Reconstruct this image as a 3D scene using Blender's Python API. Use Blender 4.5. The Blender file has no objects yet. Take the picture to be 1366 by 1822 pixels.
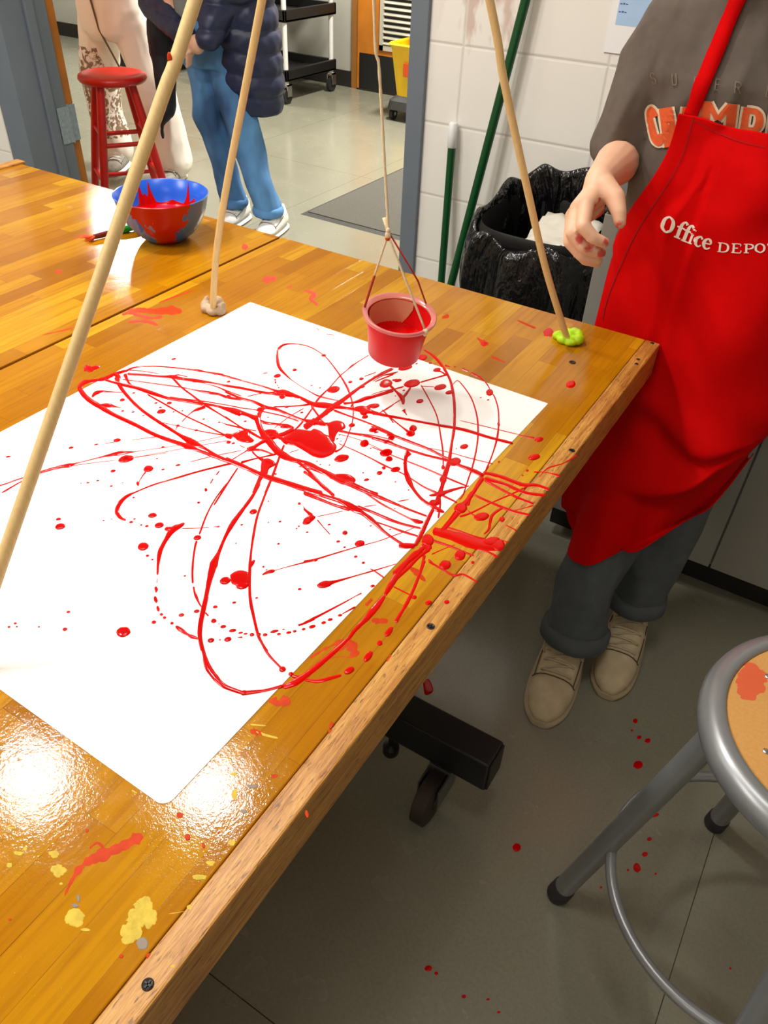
import bpy, bmesh, math, random
from math import sin, cos, pi, radians as R, sqrt, atan2
from mathutils import Vector as V, Matrix, noise
from mathutils.bvhtree import BVHTree
random.seed(7)
sc = bpy.context.scene
COL = sc.collection
T = 0.721                      # table top height, floor is z = 0
# ---------------------------------------------------------------- camera (solved from the table, paper, wall courses and door frame)
F_PX = 1385.93
CAM = V((0.2402, -1.3957, 0.6605 + T))
def _rot(rx, ry, rz):
    return Matrix.Rotation(rz, 3, 'Z') @ Matrix.Rotation(rx, 3, 'X') @ Matrix.Rotation(ry, 3, 'Z')
CR = _rot(0.8804, 0.0471, 0.5286)
cd = bpy.data.cameras.new('camera'); cam = bpy.data.objects.new('camera', cd); COL.objects.link(cam)
cam.matrix_world = Matrix.Translation(CAM) @ CR.to_4x4()
cd.sensor_fit = 'HORIZONTAL'; cd.sensor_width = 36; cd.lens = 36 * F_PX / 1366; cd.clip_start = 0.02; cd.clip_end = 60
sc.camera = cam
def ray(x, y): return CR @ V(((x - 683) / F_PX, -(y - 911) / F_PX, -1))
def onz(x, y, z): d = ray(x, y); return CAM + d * ((z - CAM.z) / d.z)
def ony(x, y, Y): d = ray(x, y); return CAM + d * ((Y - CAM.y) / d.y)
def onx(x, y, X): d = ray(x, y); return CAM + d * ((X - CAM.x) / d.x)
def dep(x, y, D): return CAM + ray(x, y) * D
# ---------------------------------------------------------------- materials
MATS = {}
def lin(c):
    return tuple(((v / 255) / 12.92 if v / 255 <= .04045 else ((v / 255 + .055) / 1.055) ** 2.4) for v in c) + (1,)
class N:
    def __init__(s, name):
        s.m = bpy.data.materials.new(name); s.m.use_nodes = True; s.t = s.m.node_tree; s.t.nodes.clear()
        s.out = s.t.nodes.new('ShaderNodeOutputMaterial'); s.b = s.t.nodes.new('ShaderNodeBsdfPrincipled')
        s.t.links.new(s.b.outputs[0], s.out.inputs[0]); s._c = None
    def n(s, typ, **k):
        nd = s.t.nodes.new('ShaderNode' + typ)
        for a, v in k.items():
            if a.startswith('_'): setattr(nd, a[1:], v)
        for a, v in k.items():
            if not a.startswith('_'):
                key = int(a[1:]) if a[0] == 'i' and a[1:].isdigit() else a.replace('__', ' ')
                s.set(nd.inputs[key], v)
        return nd
    def set(s, sock, v):
        if isinstance(v, bpy.types.NodeSocket): s.t.links.new(v, sock)
        elif isinstance(v, bpy.types.Node): s.t.links.new(v.outputs[0], sock)
        else: sock.default_value = v
    def co(s):
        if s._c is None: s._c = s.t.nodes.new('ShaderNodeTexCoord')
        return s._c.outputs['Object']
    def math(s, op, a, b=0.0, c=0.0):
        return s.n('Math', _operation=op, i0=a, i1=b, i2=c).outputs[0]
    def mix(s, f, a, b, mode='MIX'):
        nd = s.t.nodes.new('ShaderNodeMix'); nd.data_type = 'RGBA'; nd.blend_type = mode
        s.set(nd.inputs[0], f); s.set(nd.inputs[6], a); s.set(nd.inputs[7], b); return nd.outputs[2]
    def ramp(s, f, *st):
        nd = s.t.nodes.new('ShaderNodeValToRGB'); s.set(nd.inputs[0], f)
        e = nd.color_ramp.elements
        while len(e) < len(st): e.new(.5)
        for el, (p, c) in zip(e, st):
            el.position = p; el.color = c if isinstance(c, tuple) else (c, c, c, 1)
        return nd.outputs[0]
    def noise(s, scale, detail=3, vec=None, rough=.5, dist=0):
        return s.n('TexNoise', Vector=vec if vec is not None else s.co(), Scale=scale, Detail=detail, Roughness=rough, Distortion=dist).outputs['Fac']
    def scalev(s, v3, vec=None, loc=(0, 0, 0), rot=(0, 0, 0)):
        m = s.n('Mapping'); s.set(m.inputs[0], vec if vec is not None else s.co()); m.inputs['Scale'].default_value = v3
        m.inputs['Location'].default_value = loc; m.inputs['Rotation'].default_value = rot; return m.outputs[0]
    def bump(s, h, strength=.3, dist=.001):
        b = s.n('Bump'); s.set(b.inputs['Height'], h); b.inputs['Strength'].default_value = strength; b.inputs['Distance'].default_value = dist
        s.t.links.new(b.outputs[0], s.b.inputs['Normal'])
    def p(s, **k):
        for a, v in k.items(): s.set(s.b.inputs[a.replace('__', ' ')], v)
        return s.m
def plain(name, c, rough=.5, metal=0, var=.08, nscale=30, bump=0, bscale=200, bdist=.0005, **k):
    if name in MATS: return MATS[name]
    n = N(name); base = lin(c)
    d = tuple(v * (1 - 2 * var) for v in base[:3]) + (1,); u = tuple(min(1, v * (1 + var)) for v in base[:3]) + (1,)
    n.p(Base__Color=n.mix(n.noise(nscale, 4), d, u), Roughness=rough, Metallic=metal)
    for a, v in k.items(): n.set(n.b.inputs[a.replace('__', ' ')], v)
    if bump: n.bump(n.noise(bscale, 3), bump, bdist)
    MATS[name] = n.m; return n.m
# ---------------------------------------------------------------- geometry helpers
WL = {}
def tag(o, label=None, cat=None, group=None, kind=None):
    if label: o['label'] = label
    if cat: o['category'] = cat
    if group: o['group'] = group
    if kind: o['kind'] = kind
    return o
def thing(name, label, cat, loc=(0, 0, 0), group=None):
    o = bpy.data.objects.new(name, None); COL.objects.link(o); o.location = loc; o.empty_display_size = .05
    WL[o.name] = V(loc); return tag(o, label, cat, group)
class MB:
    def __init__(s): s.v = []; s.f = []
    def add(s, vs, fs):
        b = len(s.v); s.v += [V(x) for x in vs]; s.f += [tuple(b + i for i in f) for f in fs]; return s
    def box(s, a, b, M=None):
        (x0, y0, z0), (x1, y1, z1) = a, b
        vs = [V(p) for p in ((x0, y0, z0), (x1, y0, z0), (x1, y1, z0), (x0, y1, z0), (x0, y0, z1), (x1, y0, z1), (x1, y1, z1), (x0, y1, z1))]
        if M is not None: vs = [M @ p for p in vs]
        return s.add(vs, [(3, 2, 1, 0), (4, 5, 6, 7), (0, 1, 5, 4), (1, 2, 6, 5), (2, 3, 7, 6), (3, 0, 4, 7)])
    def rings(s, rings, cap=True, closed=True):
        n = len(rings[0]); vs = [p for r in rings for p in r]; fs = []
        for i in range(len(rings) - 1):
            for j in range(n if closed else n - 1):
                k = (j + 1) % n; fs.append((i * n + j, i * n + k, (i + 1) * n + k, (i + 1) * n + j))
        if cap and closed:
            fs.append(tuple(range(n - 1, -1, -1))); fs.append(tuple((len(rings) - 1) * n + j for j in range(n)))
        return s.add(vs, fs)
    def tube(s, pts, r, n=12, cap=True, flat=1.0):
        pts = [V(p) for p in pts]; m = len(pts); rs = r if isinstance(r, (list, tuple)) else [r] * m
        t0 = (pts[1] - pts[0]).normalized(); up = V((0, 0, 1)) if abs(t0.z) < .9 else V((0, 1, 0))
        a = t0.cross(up).normalized(); rg = []
        for i in range(m):
            t = (pts[min(i + 1, m - 1)] - pts[max(i - 1, 0)]).normalized()
            a = (a - t * a.dot(t)).normalized(); b = t.cross(a)
            rg.append([pts[i] + (a * cos(2 * pi * j / n) + b * sin(2 * pi * j / n) * flat) * rs[i] for j in range(n)])
        return s.rings(rg, cap)
    def ring(s, c, rad, r, n=48, m=10, ry=None, M=None, zs=1.0):
        c = V(c); vs = []; fs = []; ry = ry or rad
        for i in range(n):
            a = 2 * pi * i / n
            for j in range(m):
                b = 2 * pi * j / m; p = V(((rad + r * cos(b)) * cos(a), (ry + r * cos(b)) * sin(a), r * sin(b) * zs))
                vs.append(c + (M @ p if M is not None else p))
        for i in range(n):
            for j in range(m):
                i2, j2 = (i + 1) % n, (j + 1) % m; fs.append((i * m + j, i2 * m + j, i2 * m + j2, i * m + j2))
        return s.add(vs, fs)
    def lathe(s, prof, c=(0, 0, 0), n=40, M=None, cap=True):
        c = V(c); rg = []
        for r, z in prof:
            rg.append([c + (M @ V((r * cos(2 * pi * j / n), r * sin(2 * pi * j / n), z)) if M is not None else V((r * cos(2 * pi * j / n), r * sin(2 * pi * j / n), z))) for j in range(n)])
        return s.rings(rg, cap)
    def ball(s, c, r, n=16, m=10, M=None):
        c = V(c); r = V(r) if isinstance(r, (tuple, list, V)) else V((r, r, r)); rg = []
        for i in range(m + 1):
            a = pi * (i / m) * .98 + .01 * pi
            rg.append([c + (M @ V((r.x * sin(a) * cos(2 * pi * j / n), r.y * sin(a) * sin(2 * pi * j / n), -r.z * cos(a))) if M is not None
                       else V((r.x * sin(a) * cos(2 * pi * j / n), r.y * sin(a) * sin(2 * pi * j / n), -r.z * cos(a)))) for j in range(n)])
        return s.rings(rg)
    def cap(s, a, b, ra, rb, n=14):
        a = V(a); b = V(b); k = 6; d = (b - a)
        if d.length < 1e-6: return s.ball(a, ra, n)
        s.ball(a, ra, n, 8); s.ball(b, rb, n, 8)
        return s.tube([a, b], [ra, rb], n)
    def chain(s, pts, n=14):
        for (a, b) in zip(pts, pts[1:]): s.cap(a[0], b[0], a[1], b[1], n)
        return s
def link(name, mb, mat, parent=None, smooth=False, bevel=0, seg=2, sub=0, solid=0, off=V((0, 0, 0))):
    me = bpy.data.meshes.new(name)
    o = bpy.data.objects.new(name, me); COL.objects.link(o)
    w = WL[parent.name] if parent is not None else off
    me.from_pydata([p - w for p in mb.v], [], mb.f); me.update()
    bm = bmesh.new(); bm.from_mesh(me); bmesh.ops.recalc_face_normals(bm, faces=bm.faces[:]); bm.to_mesh(me); bm.free()
    if parent is not None: o.parent = parent
    else: o.location = off
    WL[o.name] = w
    if mat is not None: me.materials.append(mat)
    if smooth is True: me.shade_smooth()
    elif smooth: me.set_sharp_from_angle(angle=R(smooth)) if False else _autos(me, smooth)
    if solid:
        m = o.modifiers.new('s', 'SOLIDIFY'); m.thickness = solid; m.offset = 0
    if bevel:
        m = o.modifiers.new('b', 'BEVEL'); m.width = bevel; m.segments = seg; m.limit_method = 'ANGLE'; m.angle_limit = R(40)
    if sub:
        m = o.modifiers.new('u', 'SUBSURF'); m.levels = sub; m.render_levels = sub
    return o
def _autos(me, ang):
    me.shade_smooth(); me.set_sharp_from_angle(angle=R(ang))
def one(name, mb, mat, label, cat, group=None, **k):
    lo = V((min(p[i] for p in mb.v) for i in range(3))); hi = V((max(p[i] for p in mb.v) for i in range(3)))
    o = link(name, mb, mat, None, off=V(((lo.x + hi.x) / 2, (lo.y + hi.y) / 2, lo.z)), **k)
    return tag(o, label, cat, group)
def struct(name, mb, mat, parent=None, **k):
    o = link(name, mb, mat, parent, **k)
    if parent is None: o['kind'] = 'structure'
    return o
def cr(pts, n=8):
    """Catmull-Rom through tuples of any size"""
    out = []; m = len(pts)
    for i in range(m - 1):
        p0, p1, p2, p3 = pts[max(i - 1, 0)], pts[i], pts[i + 1], pts[min(i + 2, m - 1)]
        for k in range(n):
            t = k / n
            out.append(tuple(.5 * (2 * b + (c - a) * t + (2 * a - 5 * b + 4 * c - d) * t * t + (3 * b - a - 3 * c + d) * t ** 3) for a, b, c, d in zip(p0, p1, p2, p3)))
    out.append(tuple(pts[-1])); return out
def remesh(o, voxel, smooth=4, fn=None, decim=0):
    """fuses the closed volumes of a mesh into one skin, smooths it, then displaces with fn(p, n) -> offset vector"""
    m = o.modifiers.new('r', 'REMESH'); m.mode = 'VOXEL'; m.voxel_size = voxel; m.use_smooth_shade = True
    if smooth:
        s = o.modifiers.new('s', 'SMOOTH'); s.iterations = smooth; s.factor = .5
    if decim:
        d = o.modifiers.new('d', 'DECIMATE'); d.ratio = decim
    dg = bpy.context.evaluated_depsgraph_get(); dg.update()
    me = bpy.data.meshes.new_from_object(o.evaluated_get(dg)); o.modifiers.clear(); mats = list(o.data.materials); o.data = me
    if not me.materials:
        for x in mats: me.materials.append(x)
    if fn:
        w = WL[o.name]; nn = [v.normal.copy() for v in me.vertices]
        for v, q in zip(me.vertices, nn): v.co = v.co + fn(v.co + w, q)
        me.update()
    me.shade_smooth(); return o
def nz(p, s, o=(0, 0, 0)): return noise.noise(V((p.x * s + o[0], p.y * s + o[1], p.z * s + o[2])))
# ================================================================ materials of the room
def m_floor():
    n = N('vinyl_tile'); c = n.co()
    a = n.noise(2.2, 5); b = n.noise(160, 3, rough=.7); g = n.noise(14, 5, rough=.65)
    col = n.mix(a, lin((132, 131, 115)), lin((144, 142, 125)))
    col = n.mix(n.ramp(b, (.42, 0.0), (.62, .35)), col, lin((120, 117, 100)))
    col = n.mix(n.ramp(g, (.62, 0.0), (.78, .2)), col, lin((104, 98, 82)))
    # 12 in tiles: thin dark joints
    sx = n.n('SeparateXYZ'); n.set(sx.inputs[0], c)
    def joint(o, sh):
        f = n.math('FRACT', n.math('DIVIDE', n.math('ADD', o, sh), .9144)); return n.math('LESS_THAN', n.math('ABSOLUTE', n.math('SUBTRACT', f, .5)), .0009)
    j = n.math('MAXIMUM', joint(sx.outputs[0], .9144 * 20.5 - .416), n.math('LESS_THAN', n.math('ABSOLUTE', n.math('SUBTRACT', n.math('FRACT', n.math('DIVIDE', n.math('ADD', sx.outputs[1], 1.8288 * 20.5 + 1.1), 1.8288)), .5)), .0005))
    col = n.mix(j, col, lin((60, 55, 45)))
    n.bump(n.noise(5, 3), .06, .01)
    return n.p(Base__Color=col, Roughness=n.ramp(n.noise(8, 4), (.3, .16), (.7, .3)), Coat__Weight=.3, Coat__Roughness=.12)
def m_block():
    n = N('painted_block'); c = n.co()
    s = n.n('SeparateXYZ'); n.set(s.inputs[0], c)
    # wall runs along local x; courses 0.2032 high, blocks 0.4064 long in stack bond
    def line(o, sh, per, w):
        f = n.math('FRACT', n.math('DIVIDE', n.math('ADD', o, sh), per))
        d = n.math('MULTIPLY', n.math('ABSOLUTE', n.math('SUBTRACT', f, .5)), per)   # distance from the joint
        return n.ramp(n.math('DIVIDE', d, w), (.0, 0.0), (1.0, 1.0))
    hx = line(s.outputs[0], .4064 * 30.5 - .1058, .4064, .006); hz = line(s.outputs[2], .2032 * 20.5, .2032, .006)
    h = n.math('MINIMUM', hx, hz)
    rough = n.noise(120, 4, rough=.6)
    n.bump(n.math('ADD', n.math('MULTIPLY', h, 1.0), n.math('MULTIPLY', rough, .25)), .35, .004)
    col = n.mix(n.noise(3, 4), lin((236, 232, 224)), lin((244, 241, 234)))
    # brown-pink drip stains high by the dowel
    st = n.noise(9, 4, vec=n.scalev((1.2, 1, .45)), rough=.6)
    mx = n.math('MULTIPLY', n.ramp(n.math('ABSOLUTE', n.math('SUBTRACT', s.outputs[0], .17)), (.07, 1.0), (.16, 0.0)), n.ramp(s.outputs[2], (.99, 0.0), (1.0, 1.0)))
    mk = n.math('MULTIPLY', mx, n.ramp(n.math('ADD', st, n.math('MULTIPLY', n.math('SUBTRACT', s.outputs[2], 1.06), 1.0)), (.48, 0.0), (.56, .8)))
    col = n.mix(mk, col, lin((205, 178, 164)))
    return n.p(Base__Color=n.mix(h, lin((222, 217, 208)), col), Roughness=.4)
M_floor = m_floor(); M_block = m_block()
M_wallp = plain('hall_wall_paint', (178, 176, 166), .5, var=.05, nscale=6, bump=.2, bscale=90)
M_roomp = plain('room_wall_paint', (226, 221, 210), .6, var=.03, nscale=4)
M_ceil = plain('ceiling_tile', (228, 226, 220), .8, var=.04, nscale=20, bump=.3, bscale=80)
M_frameR = plain('door_frame_grey', (112, 121, 132), .42, var=.05, nscale=12)
M_frameL = M_frameR
M_doorwood = plain('orange_door_wood', (196, 118, 30), .4, var=.2, nscale=8)
M_black = plain('black_plastic', (18, 18, 19), .42, var=.2)
M_rubber = plain('black_rubber', (26, 25, 24), .65, var=.2)
M_chrome = plain('brushed_steel', (190, 192, 194), .3, 1, var=.06, nscale=60)
M_base = plain('cove_base', (34, 30, 26), .45)
# ---- floor, ceiling, walls
struct('floor', MB().box((-11, -4.5, -.05), (4, 11, 0)), M_floor)
struct('ceiling', MB().box((-11, -4.5, 2.75), (4, 11, 2.8)), M_ceil)
WR = .0295; W0 = V((-.964, .7938, 0)); MW = Matrix.Translation(W0) @ Matrix.Rotation(WR, 4, 'Z')
def wobj(name, mb, mat, **k):
    o = link(name, mb, mat, None, **k); o.matrix_world = MW; o['kind'] = 'structure'; return o
w = MB()
w.box((0, 0, 0), (4.5, .2, 2.75)).box((-6, 0, 0), (-1.905, .2, 2.75)).box((-1.905, 0, 2.13), (0, .2, 2.75))
wobj('wall_back', w, M_block)
# metal door frame: both jambs and head, with a stop along each jamb
f = MB()
f.box((-.056, -.014, 0), (0.0, .21, 2.13)).box((-.075, .10, 0), (-.056, .14, 2.08))
f.box((-1.905, -.014, 0), (-1.783, .21, 2.13)).box((-1.783, .10, 0), (-1.768, .14, 2.08))
f.box((-1.783, -.014, 2.08), (-.056, .21, 2.13))
wobj('trim_1', f, M_frameR, bevel=.003)
struct('wall_front', MB().box((-6.5, -4.5, 0), (4, -4.4, 2.75)), M_roomp)
struct('wall_left', MB().box((-6.5, -4.4, 0), (-6.4, .6, 2.75)), M_roomp)
struct('wall_right', MB().box((2.6, -4.4, 0), (2.7, .85, 2.75)), M_roomp)
# ---- hall behind the doorway
YF = 4.49
struct('wall_far', MB().box((-9.5, YF, 0), (.6, YF + .1, 2.75)), M_wallp)
struct('wall_hall', MB().box((.5, 1.0, 0), (.6, YF, 2.75)), M_wallp)
struct('wall_end', MB().box((-9.6, .6, 0), (-9.5, YF + .1, 2.75)), M_wallp)
struct('baseboard_far', MB().box((-9.5, YF - .012, 0), (-3.64, YF, .115)), M_base, bevel=.004)

# ---- oak door folded back against the hall side of the wall, its hinge edge towards the opening
d = MB().box((-2.70, .222, .012), (-1.80, .262, 2.07))
do = wobj('door_1', d, M_doorwood, bevel=.003); WL[do.name] = V((0, 0, 0))
M_hinge = plain('worn_zinc', (172, 186, 196), .45, .6, var=.25, nscale=90)
h = MB().box((-1.790, .155, .43), (-1.779, .215, .57)).box((-1.801, .219, .43), (-1.793, .262, .57)); h.tube([(-1.786, .217, .425), (-1.786, .217, .575)], .006, 10)
link('hinge', h, M_hinge, do, bevel=.001)
# ---- closet door with louvre and kick plate in the far wall
d = MB().box((-3.62, YF - .03, .01), (-2.7, YF + .01, 2.05)); cdoor = struct('door_2', d, M_doorwood, bevel=.003)
link('kick_plate', MB().box((-3.595, YF - .036, .012), (-2.72, YF - .03, .262)), M_black, cdoor, bevel=.002)
link('louvre_shade_panel', MB().box((-3.4, YF - .034, .31), (-2.9, YF - .029, 1.09)), M_black, cdoor)  # flat black panel on the door, stands in for shade between the slats
g = MB()
g.box((-3.41, YF - .045, .30), (-3.375, YF - .02, 1.1)).box((-2.93, YF - .045, .30), (-2.895, YF - .02, 1.1)).box((-3.41, YF - .045, .30), (-2.895, YF - .02, .335)).box((-3.41, YF - .045, 1.065), (-2.895, YF - .02, 1.1))
for k in range(19):
    z = .352 + k * .038
    g.box((-3.376, -.016, -.003), (-2.93, .016, .003), Matrix.Translation((0, YF - .038, z)) @ Matrix.Rotation(R(38), 4, 'X'))
link('louvre_grille', g, plain('louvre_metal', (186, 183, 168), .45), cdoor)
struct('trim_2', MB().box((-3.68, YF - .02, 0), (-3.625, YF, 2.1)).box((-2.695, YF - .02, 0), (-2.64, YF, 2.1)).box((-3.68, YF - .02, 2.055), (-2.64, YF, 2.1)), plain('closet_frame', (150, 98, 40), .5))
# ================================================================ things of the hall
# floor mats
M_mat = N('mat_pile'); M_mat.bump(M_mat.noise(700, 2), .8, .004)
M_mat = M_mat.p(Base__Color=M_mat.mix(M_mat.noise(260, 3), lin((74, 72, 66)), lin((112, 109, 100))), Roughness=.95)
M_matb = plain('mat_rubber_edge', (48, 47, 43), .6)
def mat_(x0, y0, x1, y1, label):
    o = thing('floor_mat', label, 'mat', ((x0 + x1) / 2, (y0 + y1) / 2, 0), 'grey mats on the hall floor')
    e = .028; m = MB(); h = .009
    a = [(x0, y0, .0005), (x1, y0, .0005), (x1, y1, .0005), (x0, y1, .0005)]; b = [(x0 + e, y0 + e, h), (x1 - e, y0 + e, h), (x1 - e, y1 - e, h), (x0 + e, y1 - e, h)]
    m.rings([[V(p) for p in a], [V(p) for p in b]]); link('border', m, M_matb, o)
    link('pile', MB().box((x0 + e, y0 + e, h - .001), (x1 - e, y1 - e, h + .004)), M_mat, o, bevel=.003)
mat_(-2.225, 1.835, -.75, 2.93, 'grey carpet floor mat with a dark rubber edge just past the doorway')
mat_(-2.24, 2.95, -.75, 4.05, 'grey floor mat further down the hall, partly hidden by the grey door frame')
# utility cart
ct = thing('utility_cart', 'black utility cart with white posts parked by the hall wall', 'cart', (-4.1, 3.98, 0))
M_post = plain('white_post', (214, 216, 214), .35)
def tray(z, h=.075):
    m = MB(); x0, y0, x1, y1 = -4.60, 3.66, -3.70, 4.29
    m.box((x0, y0, z), (x1, y1, z + .02)).box((x0, y0, z), (x1, y0 + .025, z + h)).box((x0, y1 - .025, z), (x1, y1, z + h)).box((x0, y0, z), (x0 + .025, y1, z + h)).box((x1 - .025, y0, z), (x1, y1, z + h))
    return m
for z in (.15, .52, .88): link('shelf', tray(z), M_black, ct, bevel=.006)
for x in (-4.57, -3.73):
    for y in (3.69, 4.26):
        link('post', MB().tube([(x, y, .13), (x, y, .9)], .018, 14), M_post, ct, smooth=40)
        c = link('caster', MB().tube([(x - .014, y, .052), (x + .014, y, .052)], .05, 24), M_rubber, ct, smooth=40)
        link('fork', MB().box((x - .026, y - .02, .05), (x - .019, y + .03, .13)).box((x + .019, y - .02, .05), (x + .026, y + .03, .13)).box((x - .026, y - .02, .12), (x + .026, y + .03, .13)), M_chrome, c)
# mop bucket
mb_ = thing('mop_bucket', 'yellow wheeled mop bucket at the edge of the grey door frame', 'bucket', (-2.72, 3.98, 0))
M_yel = plain('yellow_plastic', (236, 192, 8), .38, var=.06, nscale=10)
def rrect(cx, cy, z, hx, hy, r=.05, n=6):
    o = []
    for (sx, sy, a0) in ((1, 1, 0), (-1, 1, 90), (-1, -1, 180), (1, -1, 270)):
        for k in range(n + 1):
            a = R(a0 + 90 * k / n); o.append(V((cx + sx * (hx - r) + r * cos(a), cy + sy * (hy - r) + r * sin(a), z)))
    return o
link('tub', MB().rings([rrect(-2.72, 3.98, .13, .15, .17), rrect(-2.72, 3.98, .45, .19, .21), rrect(-2.72, 3.98, .47, .21, .225), rrect(-2.72, 3.98, .48, .20, .215), rrect(-2.72, 3.98, .47, .185, .2), rrect(-2.72, 3.98, .16, .14, .16)]), M_yel, mb_, smooth=35)
link('wringer', MB().rings([rrect(-2.70, 4.05, .44, .12, .10), rrect(-2.70, 4.05, .70, .145, .13), rrect(-2.70, 4.05, .71, .13, .115), rrect(-2.70, 4.05, .5, .11, .09)]).tube([(-2.60, 4.05, .66), (-2.60, 4.14, .85), (-2.60, 4.18, 1.0)], .014, 10), M_yel, mb_, smooth=35)
link('warning_mark', MB().box((-2.79, 3.768, .29), (-2.66, 3.778, .37)), plain('red_orange_print', (196, 70, 12), .5), mb_, bevel=.002)
link('base', MB().rings([rrect(-2.72, 3.98, .075, .2, .22), rrect(-2.72, 3.98, .13, .19, .21), rrect(-2.72, 3.98, .16, .155, .175)]), plain('dark_grey_plastic', (48, 48, 48), .5), mb_, smooth=35)
for x in (-2.885, -2.555):
    for y in (3.82, 4.14):
        c = link('wheel', MB().tube([(x - .013, y, .0385), (x + .013, y, .0385)], .038, 22), M_rubber, mb_, smooth=40)
        link('hub', MB().tube([(x - .017, y, .0385), (x + .017, y, .0385)], .012, 14), M_chrome, c, smooth=40)
# far furniture seen between the two visitors
dk = thing('wooden_desk', 'orange wood desk with black base far down the hall', 'desk', (-5.6, 4.1, 0))
DP = ony(262, 92, 3.9)
link('side_panel', MB().box((-5.85, 3.86, .12), (-5.25, 4.35, .72)), plain('orange_desk_wood', (190, 112, 48), .4, var=.12), dk, bevel=.004)
link('base', MB().box((-5.88, 3.83, 0), (-5.15, 4.4, .11)), M_black, dk, bevel=.004)
link('desk_top', MB().box((-5.9, 3.8, .72), (-5.2, 4.42, .75)), plain('orange_desk_wood', (190, 112, 48)), dk, bevel=.004)
# ================================================================ tables
def m_butcher(name, off, dark=1.0):
    n = N(name); c = n.co(); s = n.n('SeparateXYZ'); n.set(s.inputs[0], c)
    W_, L_ = .0385, .34
    sx = n.math('DIVIDE', n.math('ADD', s.outputs[0], 10 + off), W_); ix = n.math('FLOOR', sx); fx = n.math('FRACT', sx)
    wn = n.n('TexWhiteNoise', _noise_dimensions='1D'); n.set(wn.inputs['W'], ix)
    sy = n.math('DIVIDE', n.math('ADD', s.outputs[1], n.math('MULTIPLY', wn.outputs['Value'], 3.7)), L_); iy = n.math('FLOOR', sy); fy = n.math('FRACT', sy)
    w2 = n.n('TexWhiteNoise', _noise_dimensions='2D'); cb = n.n('CombineXYZ', i0=ix, i1=iy); n.set(w2.inputs['Vector'], cb)
    r = w2.outputs['Value']
    base = n.ramp(r, (.0, lin((152, 92, 7))), (.2, lin((172, 110, 9))), (.5, lin((184, 123, 10))), (.8, lin((193, 135, 14))), (1.0, lin((206, 154, 28))))
    rv = n.n('VectorMath', _operation='MULTIPLY_ADD', i0=w2.outputs['Color'], i1=(7, 7, 7), i2=n.scalev((1, .045, 1)))
    gr = n.noise(130, 5, vec=rv.outputs[0], rough=.65); gb = n.noise(16, 4, vec=rv.outputs[0], rough=.6, dist=.6)
    col = n.mix(n.ramp(gr, (.45, 0.0), (.72, .55)), base, lin((140, 84, 12)))
    col = n.mix(n.ramp(gb, (.5, 0.0), (.75, .55)), col, lin((158, 92, 10)))
    col = n.mix(n.ramp(n.noise(3.5, 4), (.5, 0.0), (.75, .35)), col, lin((150, 80, 8)))
    col = n.mix(n.ramp(n.noise(5, 4, vec=n.scalev((1, 1, 1), loc=(3, 8, 1))), (.55, 0.0), (.75, .3)), col, lin((216, 156, 36)))
    def edge(f, per, w): return n.math('LESS_THAN', n.math('MULTIPLY', n.math('SUBTRACT', .5, n.math('ABSOLUTE', n.math('SUBTRACT', f, .5))), per), w)
    e = n.math('MAXIMUM', edge(fx, W_, .00035), edge(fy, L_, .0003))
    # knots / worn dark flecks
    kn = n.ramp(n.noise(28, 2, vec=n.scalev((1, .35, 1))), (.74, 0.0), (.80, .7))
    col = n.mix(kn, col, lin((84, 44, 12)))
    col = n.mix(n.math('MULTIPLY', e, n.ramp(n.noise(7, 2), (.35, .15), (.65, .75))), col, lin((88, 50, 14)))
    sp = n.ramp(n.noise(420, 2), (.73, 0.0), (.77, .7))      # specks of old pale paint
    col = n.mix(n.math('MULTIPLY', sp, n.ramp(n.noise(6, 3), (.5, 0.0), (.62, 1.0))), col, lin((226, 206, 130)))
    bh = n.math('ADD', n.math('MULTIPLY', n.noise(60, 4, rough=.6), .6), n.math('MULTIPLY', gr, .25))
    n.bump(n.math('SUBTRACT', n.math('ADD', bh, n.math('MULTIPLY', n.noise(240, 3, rough=.7), .35)), n.math('MULTIPLY', e, .5)), 0.13, .002)
    return n.p(Base__Color=col, Roughness=n.ramp(n.noise(30, 5, rough=.7), (.35, .06), (.7, .12)), Specular__IOR__Level=.28)
def m_oak():
    n = N('oak_edging'); c = n.co()
    v = n.scalev((1, .07, 1)); g = n.noise(170, 4, vec=v, rough=.7, dist=.4); f = n.noise(380, 2, vec=n.scalev((1, .16, 1)), rough=.6)
    col = n.ramp(g, (.25, lin((132, 80, 30))), (.42, lin((180, 120, 46))), (.6, lin((208, 152, 72))), (.8, lin((222, 176, 100))))
    col = n.mix(n.ramp(f, (.60, 0.0), (.68, .7)), col, lin((96, 56, 24)))
    col = n.mix(n.ramp(n.noise(9, 3), (.55, 0.0), (.7, .45)), col, lin((150, 70, 30)))
    n.bump(n.math('ADD', g, n.math('MULTIPLY', f, -.7)), .7, .0016)
    return n.p(Base__Color=col, Roughness=.42, Coat__Weight=.2, Coat__Roughness=.3)
M_but1 = m_butcher('butcher_block', 0); M_but2 = m_butcher('butcher_block_far', .013); M_oak = m_oak()
M_side = N('oak_side'); _g = M_side.noise(90, 4, vec=M_side.scalev((1, .05, 1)), rough=.65)
M_side = M_side.p(Base__Color=M_side.ramp(_g, (.35, lin((96, 54, 16))), (.7, lin((160, 100, 34)))), Roughness=.5)
M_frame = plain('black_table_frame', (22, 24, 26), .38, var=.1)
M_screw = plain('dark_screw', (72, 66, 60), .4, .8, var=.3, nscale=300)
TH = .0655; Y0 = -1.95
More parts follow.
